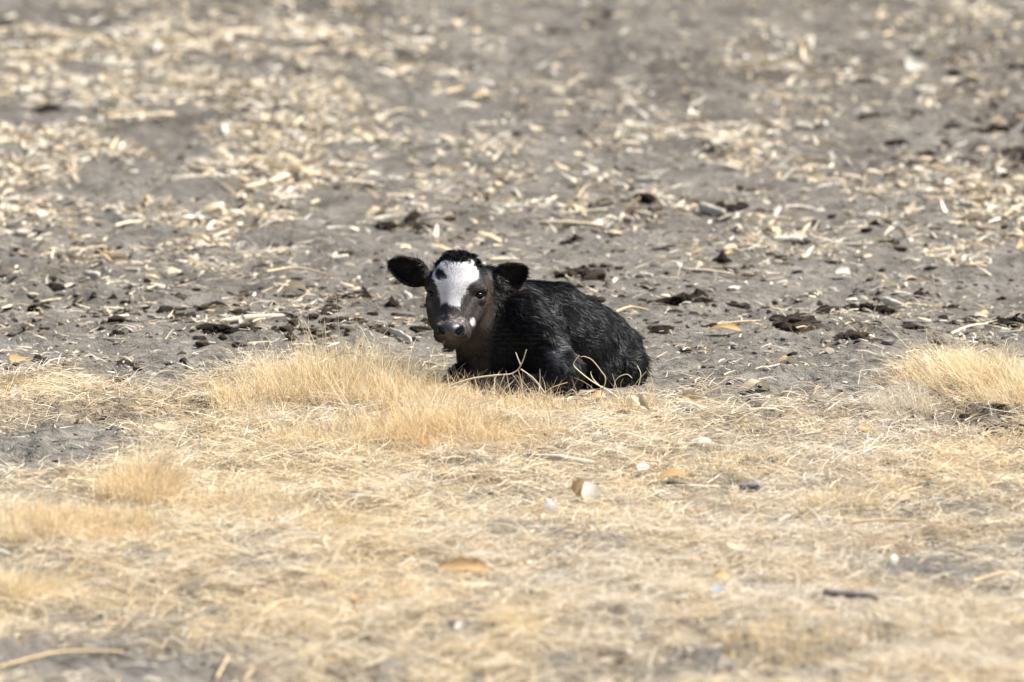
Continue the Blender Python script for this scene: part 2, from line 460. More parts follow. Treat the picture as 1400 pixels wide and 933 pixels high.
tussock(440, 605, .2, .16, 1800, .075, 'wide pale straw tussock on the near slope of the grass mound', .1)
tussock(330, 700, .25, .25, 1800, .065, 'broad pale tussock in the straw right of the upright gold one', .1)
tussock(1010, 640, .2, .18, 1000, .04, 'low straw tussock beside the flat white husk', 0)
tussock(655, 560, .10, .10, 520, .075, 'thin wiry straw tuft standing against the calf\'s chest', .1)
tussock(725, 563, .13, .09, 560, .07, 'thin wiry straw tuft standing against the calf\'s near foreleg', -.1)
tussock(862, 562, .10, .08, 300, .055, 'sparse straw tuft standing against the calf\'s haunch', .2)
tussock(1290, 870, .30, .25, 1100, .06, 'loose pale tussock in the lower right foreground', 0)
tussock(880, 700, .28, .22, 900, .045, 'low pale tussock right of the orange and white husk', 0)
tussock(1140, 690, .15, .15, 900, .05, 'short pale tussock right of the grey stone', 0)

# ------------------------------------------------------------------ scattered straw, chips and crumbs on the soil (uncountable)
parts = []
def onx(a, b): return (np.abs(a) < 1.5 + .07 * (b + 6))
x, y = scatter(95000, -2.7, 2.7, -5.6, 11.6, lambda a, b: np.clip(litter_density(a, b) * 1.1 + .12 + .16 * (1 - smooth(.8, 3.0, b)), 0, 1) * onx(a, b) * (1 - .6 * grass_mask(a, b)))
k = ~bed(x, y); x, y = x[k], y[k]; n = len(x)
parts.append(blades(x, y, height(x, y) + RNG.uniform(.001, .014, n), RNG.uniform(0, 6.28, n), RNG.uniform(.015, .07, n) * RNG.uniform(.6, 1.3, n),
                    RNG.uniform(1.1, 1.6, n), RNG.uniform(1.2, 1.95, n), RNG.uniform(.0016, .0055, n), straw(n, RNG.uniform(.55, 1.0, (n, 1)), RNG.uniform(.0, .5, (n, 1))), K=2, kink=.35,
                    twist=RNG.uniform(-.9, .9, n)))
x, y = scatter(140000, -2.7, 2.7, -2.0, 11.6, lambda a, b: np.clip(litter_density(a, b) ** 1.15, 0, 1) * onx(a, b) * (1 - .9 * grass_mask(a, b)) * smooth(-2, .5, b + litter_density(a, b)))
k = ~bed(x, y); x, y = x[k], y[k]; n = len(x)
parts.append(blades(x, y, height(x, y) + RNG.uniform(-.002, .008, n), RNG.uniform(0, 6.28, n), (.015 + .075 * RNG.uniform(0, 1, n) ** 2) * (.45 + .55 * smooth(.3, 4, y)),
                    RNG.uniform(.8, 1.6, n), RNG.uniform(1.1, 2.1, n), RNG.uniform(.005, .020, n) * (.45 + .55 * smooth(.3, 4, y)), straw(n, RNG.uniform(.6, 1.02, (n, 1)), RNG.uniform(.0, .55, (n, 1))), K=2, kink=.3,
                    twist=RNG.uniform(-1.2, 1.2, n)))
print('litter straw', n)
V, F, C = join(parts)
o = link('straw_litter', mesh_np('straw_litter', V, F, C), None, M_LITTER)
tag(o, 'fine straw and leaf litter strewn over the grey soil', 'litter', kind='stuff')

def lump_np(sub, seed, rough=.35, flat=.6):
    import bmesh
    bm = bmesh.new(); bmesh.ops.create_icosphere(bm, subdivisions=sub, radius=1)
    v = np.array([q.co[:] for q in bm.verts]); f = np.array([[p.index for p in q.verts] for q in bm.faces]); bm.free()
    r = 1 + rough * noise(v[:, 0] * 1.3 + 9, v[:, 1] * 1.3, v[:, 2] * 1.3 + 5, seed=seed) + rough * .7 * noise(v[:, 0] * 3 + 9, v[:, 1] * 3, v[:, 2] * 3 + 5, seed=seed + 1)
    if sub > 2: r = r + rough * .55 * noise(v[:, 0] * 7 + 9, v[:, 1] * 7, v[:, 2] * 7 + 5, seed=seed + 2)
    v = v * r[:, None]; v[:, 2] *= flat
    return v, f

def crumbs(n, dens, smin, smax, cols, name, label):
    x, y = scatter(n, -2.7, 2.7, -5.8, 11.6, dens)
    k = ~bed(x, y); x, y = x[k], y[k]
    n = len(x); P = []
    protos = [lump_np(1, 100 + i, .5) for i in range(8)]
    which = RNG.integers(0, 8, n); s = smin * (smax / smin) ** (RNG.uniform(0, 1, n) ** 1.8); a = RNG.uniform(0, 6.28, n)
    z = height(x, y)
    c = cols[RNG.integers(0, len(cols), n)] * RNG.uniform(.8, 1.25, (n, 1))
    for i in range(8):
        m = which == i; v, f = protos[i]
        ca, sa = np.cos(a[m])[:, None], np.sin(a[m])[:, None]
        sx = (s[m] * RNG.uniform(.7, 1.5, m.sum()))[:, None]; sz = s[m][:, None]
        vx = v[None, :, 0] * sx; vy = v[None, :, 1] * sz
        V = np.stack([vx * ca - vy * sa + x[m][:, None], vx * sa + vy * ca + y[m][:, None], v[None, :, 2] * sz * .9 + z[m][:, None] + sz * .2], 2)
        Fa = (f[None] + (np.arange(m.sum()) * len(v))[:, None, None]).reshape(-1, 3)
        P.append((V.reshape(-1, 3), Fa, np.repeat(c[m], len(v), 0)))
    V, F, C = join(P)
    o = link(name, mesh_np(name, V, F, C, smooth_sh=False), None, M_CRUMB)
    print(name, n)
    tag(o, label, 'litter', kind='stuff')

CD = [(330, 430, 260, 45, .8), (1180, 440, 260, 40, .8), (1370, 200, 110, 60, .8), (930, 410, 90, 16, .8), (60, 380, 150, 50, .4), (500, 460, 150, 25, .6), (100, 505, 120, 20, .35), (1330, 575, 90, 12, 1),
      (1050, 330, 500, 40, .2), (880, 290, 90, 14, .5), (560, 300, 90, 14, .5), (790, 382, 60, 12, .8)]
crumbs(60000, lambda a, b: np.clip(gblobs(*pix(a, b), CD) * (.6 + .9 * noise(a / .15, b / .3, seed=61)) + .05, 0, 1) * onx(a, b) * (1 - .9 * grass_mask(a, b)), .004, .022,
       np.array([[.05, .038, .028], [.10, .08, .062], [.035, .026, .019], [.20, .17, .14], [.15, .13, .11]]), 'soil_crumbs', 'dark crumbs of soil and dung strewn over the ground')
crumbs(30000, lambda a, b: np.clip(smooth(200, 380, pix(a, b)[1]) * (.35 + .9 * noise(a / .13, b / .25, seed=63)), 0, 1) * onx(a, b) * (1 - .95 * grass_mask(a, b)), .003, .012,
       np.array([[.24, .22, .195], [.19, .17, .15], [.28, .26, .235], [.14, .125, .11]]), 'dirt_crumbs', 'grey crumbs of dry earth strewn over the trampled soil')
crumbs(15000, lambda a, b: litter_density(a, b) ** 1.3 * onx(a, b) * (1 - .8 * grass_mask(a, b)), .004, .020,
       np.array([[.55, .47, .34], [.60, .54, .44], [.46, .37, .25], [.56, .43, .26], [.34, .29, .23]]), 'pale_chips', 'pale chips of corn cob and stalk strewn over the soil')

# ------------------------------------------------------------------ countable litter: husks, stalk pieces, cobs, clods
def husk_mesh(i, L=1.0, W=.3, curl=None, twist=None, arch=None, K=7, J=4):
    r = np.random.default_rng(500 + i)
    curl = r.uniform(.4, 1.6) if curl is None else curl
    twist = r.uniform(-1.2, 1.2) if twist is None else twist
    arch = r.uniform(-.15, .3) if arch is None else arch
    bend = r.uniform(-.5, .5)
    V = []
    for a in range(K + 1):
        t = a / K
        wd = W * (math.sin(math.pi * min(1, t * .9 + .12)) ** .6) * (1 + .2 * r.uniform(-1, 1))
        cx = (t - .5) * L; cy = bend * (t - .5) ** 2 * L * .8; cz = arch * math.sin(math.pi * t) * L
        tw = twist * (t - .5)
        for b in range(J + 1):
            s = b / J - .5
            ang = s * curl * 2
            ly = wd * (math.sin(ang) / max(curl, .2)); lz = wd * (1 - math.cos(ang)) * .7 + .028 * r.uniform(-1, 1)
            V.append((cx + .03 * r.uniform(-1, 1) * L * (a in (0, K)), cy + ly * math.cos(tw) - lz * math.sin(tw), cz + ly * math.sin(tw) + lz * math.cos(tw)))
    F = [(a * (J + 1) + b, a * (J + 1) + b + 1, (a + 1) * (J + 1) + b + 1, (a + 1) * (J + 1) + b) for a in range(K) for b in range(J)]
    V = np.array(V); V[:, 2] -= V[:, 2].min()
    return mesh_np('corn_husk', V, np.array(F))

def stick_mesh(i, name='stalk_piece', R=.06, K=6, J=7, bend=.12, flare=0, knots=True):
    r = np.random.default_rng(700 + i)
    V = []; b1, b2 = r.uniform(-bend, bend, 2)
    for a in range(K + 1):
        t = a / K
        rad = R * (1 - .25 * t) * (1 + .12 * r.uniform(-1, 1)) + (flare * R * (t > .9)) + (.25 * R if knots and a == K // 2 else 0)
        cy = b1 * math.sin(math.pi * t) + b2 * t * t; cz = .25 * b2 * math.sin(math.pi * t)
        for b in range(J):
            an = 2 * math.pi * b / J
            e = .06 * r.uniform(-1, 1) if a in (0, K) else 0
            V.append((t - .5 + e, cy + rad * math.cos(an), cz + rad * math.sin(an) * .8))
    F = [(a * J + b, a * J + (b + 1) % J, (a + 1) * J + (b + 1) % J, (a + 1) * J + b) for a in range(K) for b in range(J)]
    n0 = len(V); V.append((-.48, V[0][1] - R, 0)); V.append((.47, float(np.mean([v[1] for v in V[K * J:K * J + J]])), 0))
    V[n0] = (-.48, float(np.mean([v[1] for v in V[:J]])), 0)
    F += [(n0, (b + 1) % J, b, b) for b in range(J)] + [(n0 + 1, K * J + b, K * J + (b + 1) % J, K * J + (b + 1) % J) for b in range(J)]
    V = np.array(V, float); V[:, 2] -= V[:, 2].min()
    me = bpy.data.meshes.new(name)
    me.from_pydata([tuple(v) for v in V], [], [tuple(dict.fromkeys(f)) for f in F])
    me.polygons.foreach_set('use_smooth', [True] * len(me.polygons)); me.update()
    return me

def cob_mesh(i):
    r = np.random.default_rng(900 + i); K, J = 7, 9; V = []
    for a in range(K + 1):
        t = a / K; rad = .17 * (1 - .35 * t) * (.75 if a in (0, K) else 1)
        for b in range(J):
            an = 2 * math.pi * (b + .5 * (a % 2)) / J; q = rad * (1 + .16 * r.uniform(-1, 1))
            V.append((t - .5, q * math.cos(an), q * math.sin(an)))
    F = [(a * J + b, a * J + (b + 1) % J, (a + 1) * J + (b + 1) % J, (a + 1) * J + b) for a in range(K) for b in range(J)]
    me = bpy.data.meshes.new('corn_cob')
    V = np.array(V); V[:, 2] -= V[:, 2].min()
    me.from_pydata([tuple(v) for v in V], [], F + [tuple(range(J))[::-1], tuple(range(K * J, K * J + J))])
    me.polygons.foreach_set('use_smooth', [True] * len(me.polygons)); me.update()
    return me

def clod_mesh(i, sub=3, rough=.55, flat=.55):
    v, f = lump_np(sub, 300 + 7 * i, rough, flat)
    return mesh_np('soil_clod', v, f, smooth_sh=False)

HUSKS = [husk_mesh(i, W=.15 + .025 * (i % 5)) for i in range(14)]
STALKS = [stick_mesh(i, R=.035 + .006 * (i % 4)) for i in range(10)]
COBS = [cob_mesh(i) for i in range(5)]
CLODS = [clod_mesh(i, 2) for i in range(10)]
for m_ in HUSKS: m_.materials.append(M_HUSK)
for m_ in STALKS: m_.materials.append(M_STALK)
for m_ in COBS: m_.materials.append(M_COB)
for m_ in CLODS: m_.materials.append(M_CLOD)

def lay(name, me, x, y, size, rz, lift=0.0, tilt=(0, 0), sc=(1, 1, 1)):
    o = bpy.data.objects.new(name, me); COL.objects.link(o)
    o.location = (x, y, float(height(x, y)) + lift)
    o.rotation_euler = (tilt[0], tilt[1], rz)
    o.scale = (size * sc[0], size * sc[1], size * sc[2])
    return o

MARKS = [(150, 120, 'in the pale litter at upper left'), (420, 120, 'in the upper left field, nearer the middle'), (640, 110, 'in the empty upper middle field'), (120, 250, 'left of the upper left litter patch edge'),
         (330, 290, 'on the soil up and left of the calf'), (560, 320, 'just above the calf\'s left-hand ear'), (700, 260, 'straight behind the calf\'s head'), (800, 330, 'behind the calf\'s back'),
         (950, 200, 'in the pale patch behind and right of the calf'), (900, 90, 'in the far field right of the top streak'), (1100, 100, 'in the upper right field'), (1250, 120, 'near the dark clods at upper right'),
         (1150, 230, 'below the dark flat clod at upper right'), (1350, 290, 'in the dense litter at the right edge'), (1050, 320, 'on the soil right of the calf\'s back'), (1230, 370, 'in the right midfield'),
         (950, 440, 'right beside the calf\'s rump'), (1090, 470, 'near the upright dark clod heap'), (1260, 440, 'near the ragged dark clod heap'), (500, 440, 'left of the calf\'s muzzle'),
         (370, 440, 'near the rounded clod at left'), (220, 420, 'in the clod band at left'), (60, 420, 'at the left edge above the straw band'), (60, 520, 'in the straw band at the left edge'),
         (230, 520, 'between clod band and grass at left'), (1050, 540, 'at the grass edge right of the calf'), (1350, 470, 'above the right tussock'),
         (1350, 650, 'in the straw below the right tussock'), (1100, 640, 'in the straw near the grey stone'), (850, 640, 'in the straw below the calf\'s rump'), (600, 680, 'in the straw below the calf\'s head'),
         (350, 650, 'in the straw below the big mound'), (150, 830, 'in the lower left foreground'), (450, 830, 'in the foreground left of centre'), (750, 850, 'in the bottom middle foreground'), (1000, 820, 'in the foreground left of the stick'), (1280, 850, 'in the lower right foreground')]
def region(px, py):
    return min(MARKS, key=lambda m: ((m[0] - px) / 1.6) ** 2 + (m[1] - py) ** 2)[2]

def strew(name, cat, meshes, n, dens, smin, smax, desc, lift=0.0, tilt=.25, scz=1.0, power=2.0, ymin=-4.8, avoid_calf=True):
    c = 0; tries = 0
    while c < n and tries < n * 60:
        tries += 1
        y = random.uniform(ymin, 10.6); x = random.uniform(-1, 1) * (24 + y) * .0608
        px, py = pix(x, y)
        if bed(x, y) or (530 < px < 730 and 315 < py < 352): continue
        if random.random() > float(dens(np.array([x]), np.array([y]))[0]): continue
        s = smin * (smax / smin) ** (random.random() ** power)
        if cat == 'husk' and -1 < y < 1.6: s *= .6
        rz = random.gauss(0, .9) if random.random() < .6 else random.uniform(0, 6.28)
        o = lay(name, random.choice(meshes), x, y, s, rz, lift + .001,
                (random.uniform(-tilt, tilt), random.uniform(-tilt, tilt) * .6), (1, random.uniform(.7, 1.2), random.uniform(.7, 1.4) * scz))
        reg = region(px, py)
        u = (s - smin) / (smax - smin)
        sw = 'small' if u < .12 else ('middling' if u < .4 else 'large')
        aw = 'crosswise' if abs(math.sin(rz)) < .4 else ('end-on' if abs(math.sin(rz)) > .85 else 'aslant')
        tag(o, (sw + ' ' + desc + ' ' + reg) if cat == 'clod' else (sw + ' ' + desc + ' lying ' + aw + ' ' + reg), cat, desc + 's ' + reg)
        c += 1
    print(name, c)

litd = lambda a, b: litter_density(a, b) * (1 - .85 * grass_mask(a, b))
strew('corn_husk', 'husk', HUSKS, 285, litd, .045, .14, 'curled corn husk', tilt=.5)
strew('stalk_piece', 'stalk', STALKS, 250, litd, .06, .24, 'broken corn stalk', tilt=.15)
strew('corn_cob', 'corn cob', COBS, 80, lambda a, b: (b > 1.2) * litter_density(a, b) * (1 - grass_mask(a, b)), .05, .10, 'bare corn cob')
strew('soil_clod', 'clod', CLODS, 250, lambda a, b: np.clip(gblobs(*pix(a, b), CD), 0, 1) * (1 - .9 * grass_mask(a, b)) * (np.abs(a + .12) > .02), .014, .036, 'dark soil clod', -.004)
# a few husks and stems lying in the foreground straw
strew('corn_husk', 'husk', HUSKS, 5, lambda a, b: grass_mask(a, b) * (b < -1.0), .03, .06, 'half sunk husk', .008)
strew('stalk_piece', 'stalk', STALKS[:5], 26, lambda a, b: (b < -2.2) * np.ones_like(a), .04, .12, 'pale stalk', .008)

# --- dark dung heaps: each a lumpy heap of several lumps
def heap(px, py, wpx, hpx, label, seed, rz=None):
    x, y = spot(px, py); s = wpx / 480 / 2
    r = np.random.default_rng(seed); P = []
    nl = max(16, int(wpx / 1.1))
    H = hpx / 480; core = max(4, int(s / (.34 * H)))
    for j in range(core + nl):
        v, f = lump_np(2 if j < core or j % 4 == 0 else 1, seed * 13 + j, .8, .75)
        if j < core:        # a chain of overlapping lumps holds the heap together
            u = (j + .5) / core * 2 - 1; q = H * r.uniform(.42, .60); cy = 0; z = q * .2 + (1 - u * u) * H * r.uniform(.1, .3)
        else:
            u = r.uniform(-.95, .95); q = H * r.uniform(.14, .38); cy = r.uniform(-1, 1) * H * .35; z = q * .3 + (1 - u * u) * H * r.uniform(.1, .62)
        c = np.array([u * s * .9, cy, z])
        P.append((v * q * np.array([1.35, 1.2, 1]) + c, f, np.ones((len(v), 3))))
    V, F, C = join(P)
    me = mesh_np('dung_heap', V, F, smooth_sh=False); me.materials.append(M_CLOD)
    o = bpy.data.objects.new('dung_heap', me); COL.objects.link(o)
    o.location = (x, y, float(height(x, y)) - .008); o.rotation_euler = (0, 0, r.uniform(-.2, .2))
    return tag(o, label, 'dung')

heap(792, 388, 66, 20, 'dark crumbly dung heap just behind the calf\'s back', 1)
heap(935, 417, 88, 17, 'long flat dark dung heap right of the calf\'s back', 2)
heap(1004, 418, 42, 13, 'small dark dung lump right of the long flat heap', 3)
heap(1095, 463, 42, 30, 'upright dark brown clod heap nearest the grass on the right', 4)
heap(1168, 470, 66, 20, 'ragged dark clod heap just right of the upright one', 5)
heap(1178, 432, 90, 14, 'thin dark dung streak above the ragged clod heap', 6)
heap(1385, 442, 60, 22, 'dark clod heap cut by the right photo edge above the tussock', 7)
heap(334, 441, 30, 20, 'dark rounded clod with a pale husk standing before it', 8)
heap(300, 464, 60, 14, 'flat brown clod heap left of the calf near the grass', 9)
heap(183, 507, 22, 12, 'single dark clod on pale soil at left below the clod band', 10)
heap(455, 405, 60, 12, 'dark clod streak left of the calf\'s muzzle', 11)
heap(400, 462, 80, 10, 'brown crumb heap behind the big grass mound', 12)
heap(560, 300, 50, 13, 'blurred dark dung patch above the calf\'s left-hand ear', 13)
heap(880, 292, 64, 12, 'blurred dark dung patch above the calf\'s rump', 14)
heap(690, 252, 40, 8, 'thin blurred dark mark straight above the calf\'s head', 15)
heap(790, 257, 40, 8, 'thin blurred dark mark above the calf\'s withers', 16)
heap(762, 48, 68, 10, 'far blurred dark streak at the top middle of the field', 17)
heap(817, 34, 30, 10, 'far blurred dark spot right of the top middle streak', 18)
heap(66, 152, 28, 20, 'blurred black clod among the pale litter at upper left', 19)
heap(1195, 162, 62, 11, 'blurred dark flat clod at upper right', 20)
heap(1225, 195, 50, 12, 'blurred dark clod below the flat one at upper right', 21)
heap(1268, 206, 36, 10, 'small blurred near-black clod at upper right', 22)
heap(1297, 80, 46, 18, 'brown blurred clod in the top right group', 23)
heap(1332, 106, 34, 26, 'round brown blurred clod lowest in the top right group', 24)
heap(1385, 85, 34, 16, 'dark clod of the top right group at the photo edge', 25)
heap(1370, 182, 70, 20, 'wide dark heap at the right edge in the far field', 26)
heap(1395, 208, 50, 16, 'near-black heap at the right edge below the wide one', 27)
heap(1180, 115, 24, 12, 'small brown blurred clod standing alone at upper right', 28)
heap(1378, 588, 60, 18, 'dark clod heap in the hollow under the right tussock', 29)
heap(1310, 580, 50, 14, 'dark crumbly clod at the left of the right hollow', 30)
heap(165, 50, 40, 10, 'blurred dark streak in the top left corner litter', 31)
heap(60, 705, 60, 6, 'thin dark streak under the grass at the left edge', 32)
heap(85, 606, 26, 6, 'small brown chunk on the bare patch at left', 33)
heap(1385, 18, 40, 12, 'small dark clod in the top right corner', 34)
heap(1160, 4, 50, 8, 'dark smudge-like clod at the top edge right of middle', 35)
heap(470, 445, 70, 12, 'brown crumbly clod streak left of the calf\'s chin', 36)
heap(510, 460, 60, 10, 'low brown clod streak between grass mound and calf\'s muzzle', 37)
heap(575, 452, 18, 12, 'small round brown clod touching the calf\'s cheek outline', 38)
heap(120, 365, 50, 10, 'dark low clod in the left field', 39)
heap(1245, 455, 60, 9, 'low dark clod streak right of the ragged heap', 40)

# --- one-off husks, leaves, sticks and stones
def one(name, me, mat, px, py, size, rz, label, cat, lift=.004, tilt=(0, 0), sc=(1, 1, 1)):
    me.name = name; me.materials.clear(); me.materials.append(mat)
    x, y = spot(px, py)
    o = lay(name, me, x, y, size, rz, lift, tilt, sc)
    return tag(o, label, cat)

leaf = bpy.data.objects.new('folded_husk', None); COL.objects.link(leaf)
fx, fy = spot(800, 688); leaf.location = (fx, fy, float(height(fx, fy)) + .026)
tag(leaf, 'upright folded husk, one half orange and one half white, below the calf', 'husk')
a_ = husk_mesh(61, 1, .55, curl=.9, twist=.2, arch=.1); a_.materials.append(M_PALE)
a1 = link('white_half', a_, leaf); a1.scale = (.056,) * 3; a1.rotation_euler = (0, -1.25, 2.1); a1.location = (.008, 0, .022)
a_ = husk_mesh(62, 1, .6, curl=.6, twist=.4, arch=.1); a_.materials.append(M_ORANGE)
a2 = link('orange_half', a_, leaf); a2.scale = (.050,) * 3; a2.rotation_euler = (1.2, -.5, .3); a2.location = (-.010, .008, .028)
tag(a1, 'white papery half'); tag(a2, 'orange half')

one('dry_leaf', husk_mesh(63, 1, .45, curl=.5), M_GREY, 750, 693, .05, 1.2, 'small grey upright leaf left of the orange and white husk', 'leaf', .012, (.9, -.8))
one('corn_husk', husk_mesh(64, 1, .22, curl=.9, twist=.3), M_PALE, 960, 610, .07, .05, 'flat white husk in the grass right of the calf', 'husk', .02, (.5, 0))
one('corn_husk', husk_mesh(65, 1, .25, curl=1.2, twist=.5), M_ORANGE, 985, 611, .05, -.1, 'brown curled husk end beside the flat white husk', 'husk', .018)
one('corn_husk', husk_mesh(66, 1, .20, curl=1.3, twist=1.3, arch=.15), M_HUSK, 872, 566, .095, -.95, 'long twisted pale husk leaning at the calf\'s rump', 'husk', .02, (.3, .35))
one('corn_husk', husk_mesh(67, 1, .35, curl=1.0), M_ORANGE, 820, 551, .05, .4, 'small brown husk tucked under the calf\'s belly edge', 'husk', .015, (.5, 0))
one('corn_husk', husk_mesh(68, 1, .20, curl=1.1, twist=.4, arch=.08), M_ORANGE, 636, 796, .14, -.08, 'big blurred orange-brown husk in the centre foreground', 'husk', .02, (.6, .0))
one('corn_husk', husk_mesh(69, 1, .15, curl=.7, twist=.2, arch=.03), M_PALE, 660, 804, .11, -.05, 'pale husk blade under the big blurred orange-brown one', 'husk', .012, (.4, 0))
one('corn_husk', husk_mesh(70, 1, .18, curl=1.0), M_ORANGE, 490, 826, .06, -1.2, 'short brown blurred husk sliver in the lower left of centre', 'husk', .01, (.3, 0))
one('corn_husk', husk_mesh(71, 1, .32, curl=1.2), M_ORANGE, 1183, 594, .055, .9, 'orange husk standing in the grass below the right tussock', 'husk', .02, (.8, .4))
one('corn_husk', husk_mesh(72, 1, .42, curl=1.3), M_HUSK, 944, 559, .085, -.2, 'brown-mouthed curled husk at the grass edge right of the calf', 'husk', .01, (.5, 0))
one('corn_husk', husk_mesh(73, 1, .3, curl=.8), M_HUSK, 1035, 548, .09, .5, 'pale husk at the grass edge below the right clods', 'husk')
one('corn_husk', husk_mesh(74, 1, .4, curl=1.2), M_PALE, 1153, 382, .055, .3, 'crumpled cream husk standing on soil in the right midfield', 'husk', .01, (.6, .3))
one('corn_husk', husk_mesh(75, 1, .4, curl=1.0), M_ORANGE, 1024, 352, .05, 1.3, 'small orange husk upright on the soil right of the calf', 'husk', .01, (.6, .5))
one('corn_husk', husk_mesh(76, 1, .25, curl=1.1), M_ORANGE, 992, 464, .11, -.25, 'orange splayed husk lying left of the upright dark clod', 'husk', .006, (.3, 0), (1, .8, .6))
one('corn_husk', husk_mesh(77, 1, .25, curl=.9), M_PALE, 331, 452, .04, 1.4, 'white husk shard standing before the rounded clod', 'husk', .012, (.3, -1.1))
one('corn_husk', husk_mesh(78, 1, .3, curl=1.6, arch=.2), M_ORANGE, 1394, 345, .08, 1.2, 'curled golden husk ball at the right edge', 'husk', .01, (.5, .3))
one('corn_husk', husk_mesh(79, 1, .22, curl=.8), M_ORANGE, 1075, 503, .05, .4, 'thin orange husk sliver on bare soil right of the calf', 'husk', .006)
one('corn_husk', husk_mesh(80, 1, .25, curl=.9), M_ORANGE, 30, 496, .07, .1, 'rust brown husk at the left edge of the straw band', 'husk', .012, (.3, 0))
one('corn_husk', husk_mesh(81, 1, .22, curl=.9), M_HUSK, 232, 582, .09, -.3, 'tan husk in the grass left of the big mound', 'husk', .02, (.3, 0))
one('corn_husk', husk_mesh(82, 1, .3, curl=.9), M_PALE, 20, 545, .045, 1.2, 'white curled husk tip beside the green tuft', 'husk', .01, (.4, -.8))
one('corn_husk', husk_mesh(83, 1, .3, curl=.8), M_PALE, 627, 872, .040, 1.2, 'blurred white husk standing near the bottom middle', 'husk', .01, (.5, -.8))
one('corn_husk', husk_mesh(84, 1, .3, curl=.8), M_PALE, 1222, 772, .036, 1.3, 'blurred white husk standing in the bare strip at right', 'husk', .01, (.4, -.9))
one('corn_husk', husk_mesh(85, 1, .3, curl=.8), M_ORANGE, 985, 802, .055, -.5, 'blurred pale orange husk left of the grey stick', 'husk', .012, (.4, 0))
one('corn_husk', husk_mesh(86, 1, .2, curl=.7), M_ORANGE, 925, 659, .09, -.1, 'thin orange husk strip left of the grey stone', 'husk', .014, (.3, 0))
one('corn_husk', husk_mesh(87, 1, .25, curl=.7), M_HUSK, 1010, 762, .06, .35, 'pale blurred husk blade lying right of centre foreground', 'husk', .012, (.4, 0))
one('corn_husk', husk_mesh(88, 1, .5, curl=.7), M_PALE, 797, 4, .06, .0, 'bright white scrap at the very top of the photo', 'scrap', .01, (.9, 0))
one('corn_husk', husk_mesh(89, 1, .6, curl=1.0), M_PALE, 1253, 96, .085, .2, 'pale rounded husk lump in the far right of the field', 'husk', .012, (.8, 0))
one('dry_leaf', husk_mesh(90, 1, .3, curl=.5), M_GREY, 915, 674, .08, -.1, 'long grey-brown leaf right of the orange and white husk', 'leaf', .012)
one('dry_leaf', husk_mesh(91, 1, .4, curl=.4), M_GREY, 978, 829, .035, .2, 'tiny grey blurred leaf left of the grey stick', 'leaf', .01)
one('plastic_scrap', husk_mesh(92, 1, .5, curl=.3), M_BLUE, 980, 831, .032, .6, 'tiny pale blue scrap in the straw left of the grey stick', 'scrap', .016, (.6, 0))
one('corn_husk', husk_mesh(93, 1, .3, curl=.9), M_HUSK, 1265, 540, .045, .5, 'pale husk tucked into the right tussock', 'husk', .045, (.6, 0))
one('corn_husk', husk_mesh(94, 1, .3, curl=.9), M_PALE, 880, 645, .05, .8, 'cream husk flake above the orange husk strip', 'husk', .014, (.6, 0))
one('stick', stick_mesh(40, 'stick', R=.10, flare=.35, bend=.06), M_TWIG, 1163, 829, .135, -.12, 'thick grey stick with a knobbed dark end in the right foreground', 'stick', .030, (0, .04))
stn = clod_mesh(77, 3, .22, .7)
one('stone', stn, M_STONE, 1027, 676, .024, .3, 'small grey stone lying in the straw right of centre', 'stone', .022, sc=(1.3, 1, .8))

# long stems: tubes through points
def stem(pts, rad, label, name='straw_stem', mat=None, branches=()):
    def tube(P, r0, r1):
        P = np.array(P, float)
        t = np.linspace(0, len(P) - 1, (len(P) - 1) * 5 + 1)
        i = np.minimum(t.astype(int), len(P) - 2); f = (t - i)[:, None]
        p0 = P[np.maximum(i - 1, 0)]; p1 = P[i]; p2 = P[i + 1]; p3 = P[np.minimum(i + 2, len(P) - 1)]
        Q = .5 * (2 * p1 + (p2 - p0) * f + (2 * p0 - 5 * p1 + 4 * p2 - p3) * f ** 2 + (3 * p1 - p0 - 3 * p2 + p3) * f ** 3)
        T = np.gradient(Q, axis=0); T /= np.linalg.norm(T, axis=1, keepdims=True) + 1e-9
        A = np.cross(T, np.array([.1, 1, .2])); A /= np.linalg.norm(A, axis=1, keepdims=True) + 1e-9
        B = np.cross(T, A); R = np.linspace(r0, r1, len(Q))[:, None]; J = 5
        V = np.stack([Q + R * (A * math.cos(2 * math.pi * j / J) + B * math.sin(2 * math.pi * j / J)) for j in range(J)], 1).reshape(-1, 3)
        F = np.array([[a * J + b, a * J + (b + 1) % J, (a + 1) * J + (b + 1) % J, (a + 1) * J + b] for a in range(len(Q) - 1) for b in range(J)])
        return V, F
    base = np.array(pts[0], float)
    P = [tube(pts, rad, rad * .55)] + [tube(b, rad * .7, rad * .35) for b in branches]
    V, F, C = join([(v, f, np.repeat(straw(1, .95), len(v), 0)) for v, f in P])
    o = link(name, mesh_np(name, V - base, F, C), None, mat or M_LITTER); o.location = base
    return tag(o, label, 'stem')

def at(px, py, y):
    """world point seen at a photo pixel, at distance y"""
    u = (466.5 - py) / FPX; r = (px - 700) / FPX
    dy = CP + u * SP; t = (y - CAM[1]) / dy
    return (r * t, y, CAM[2] + t * (-SP + u * CP))

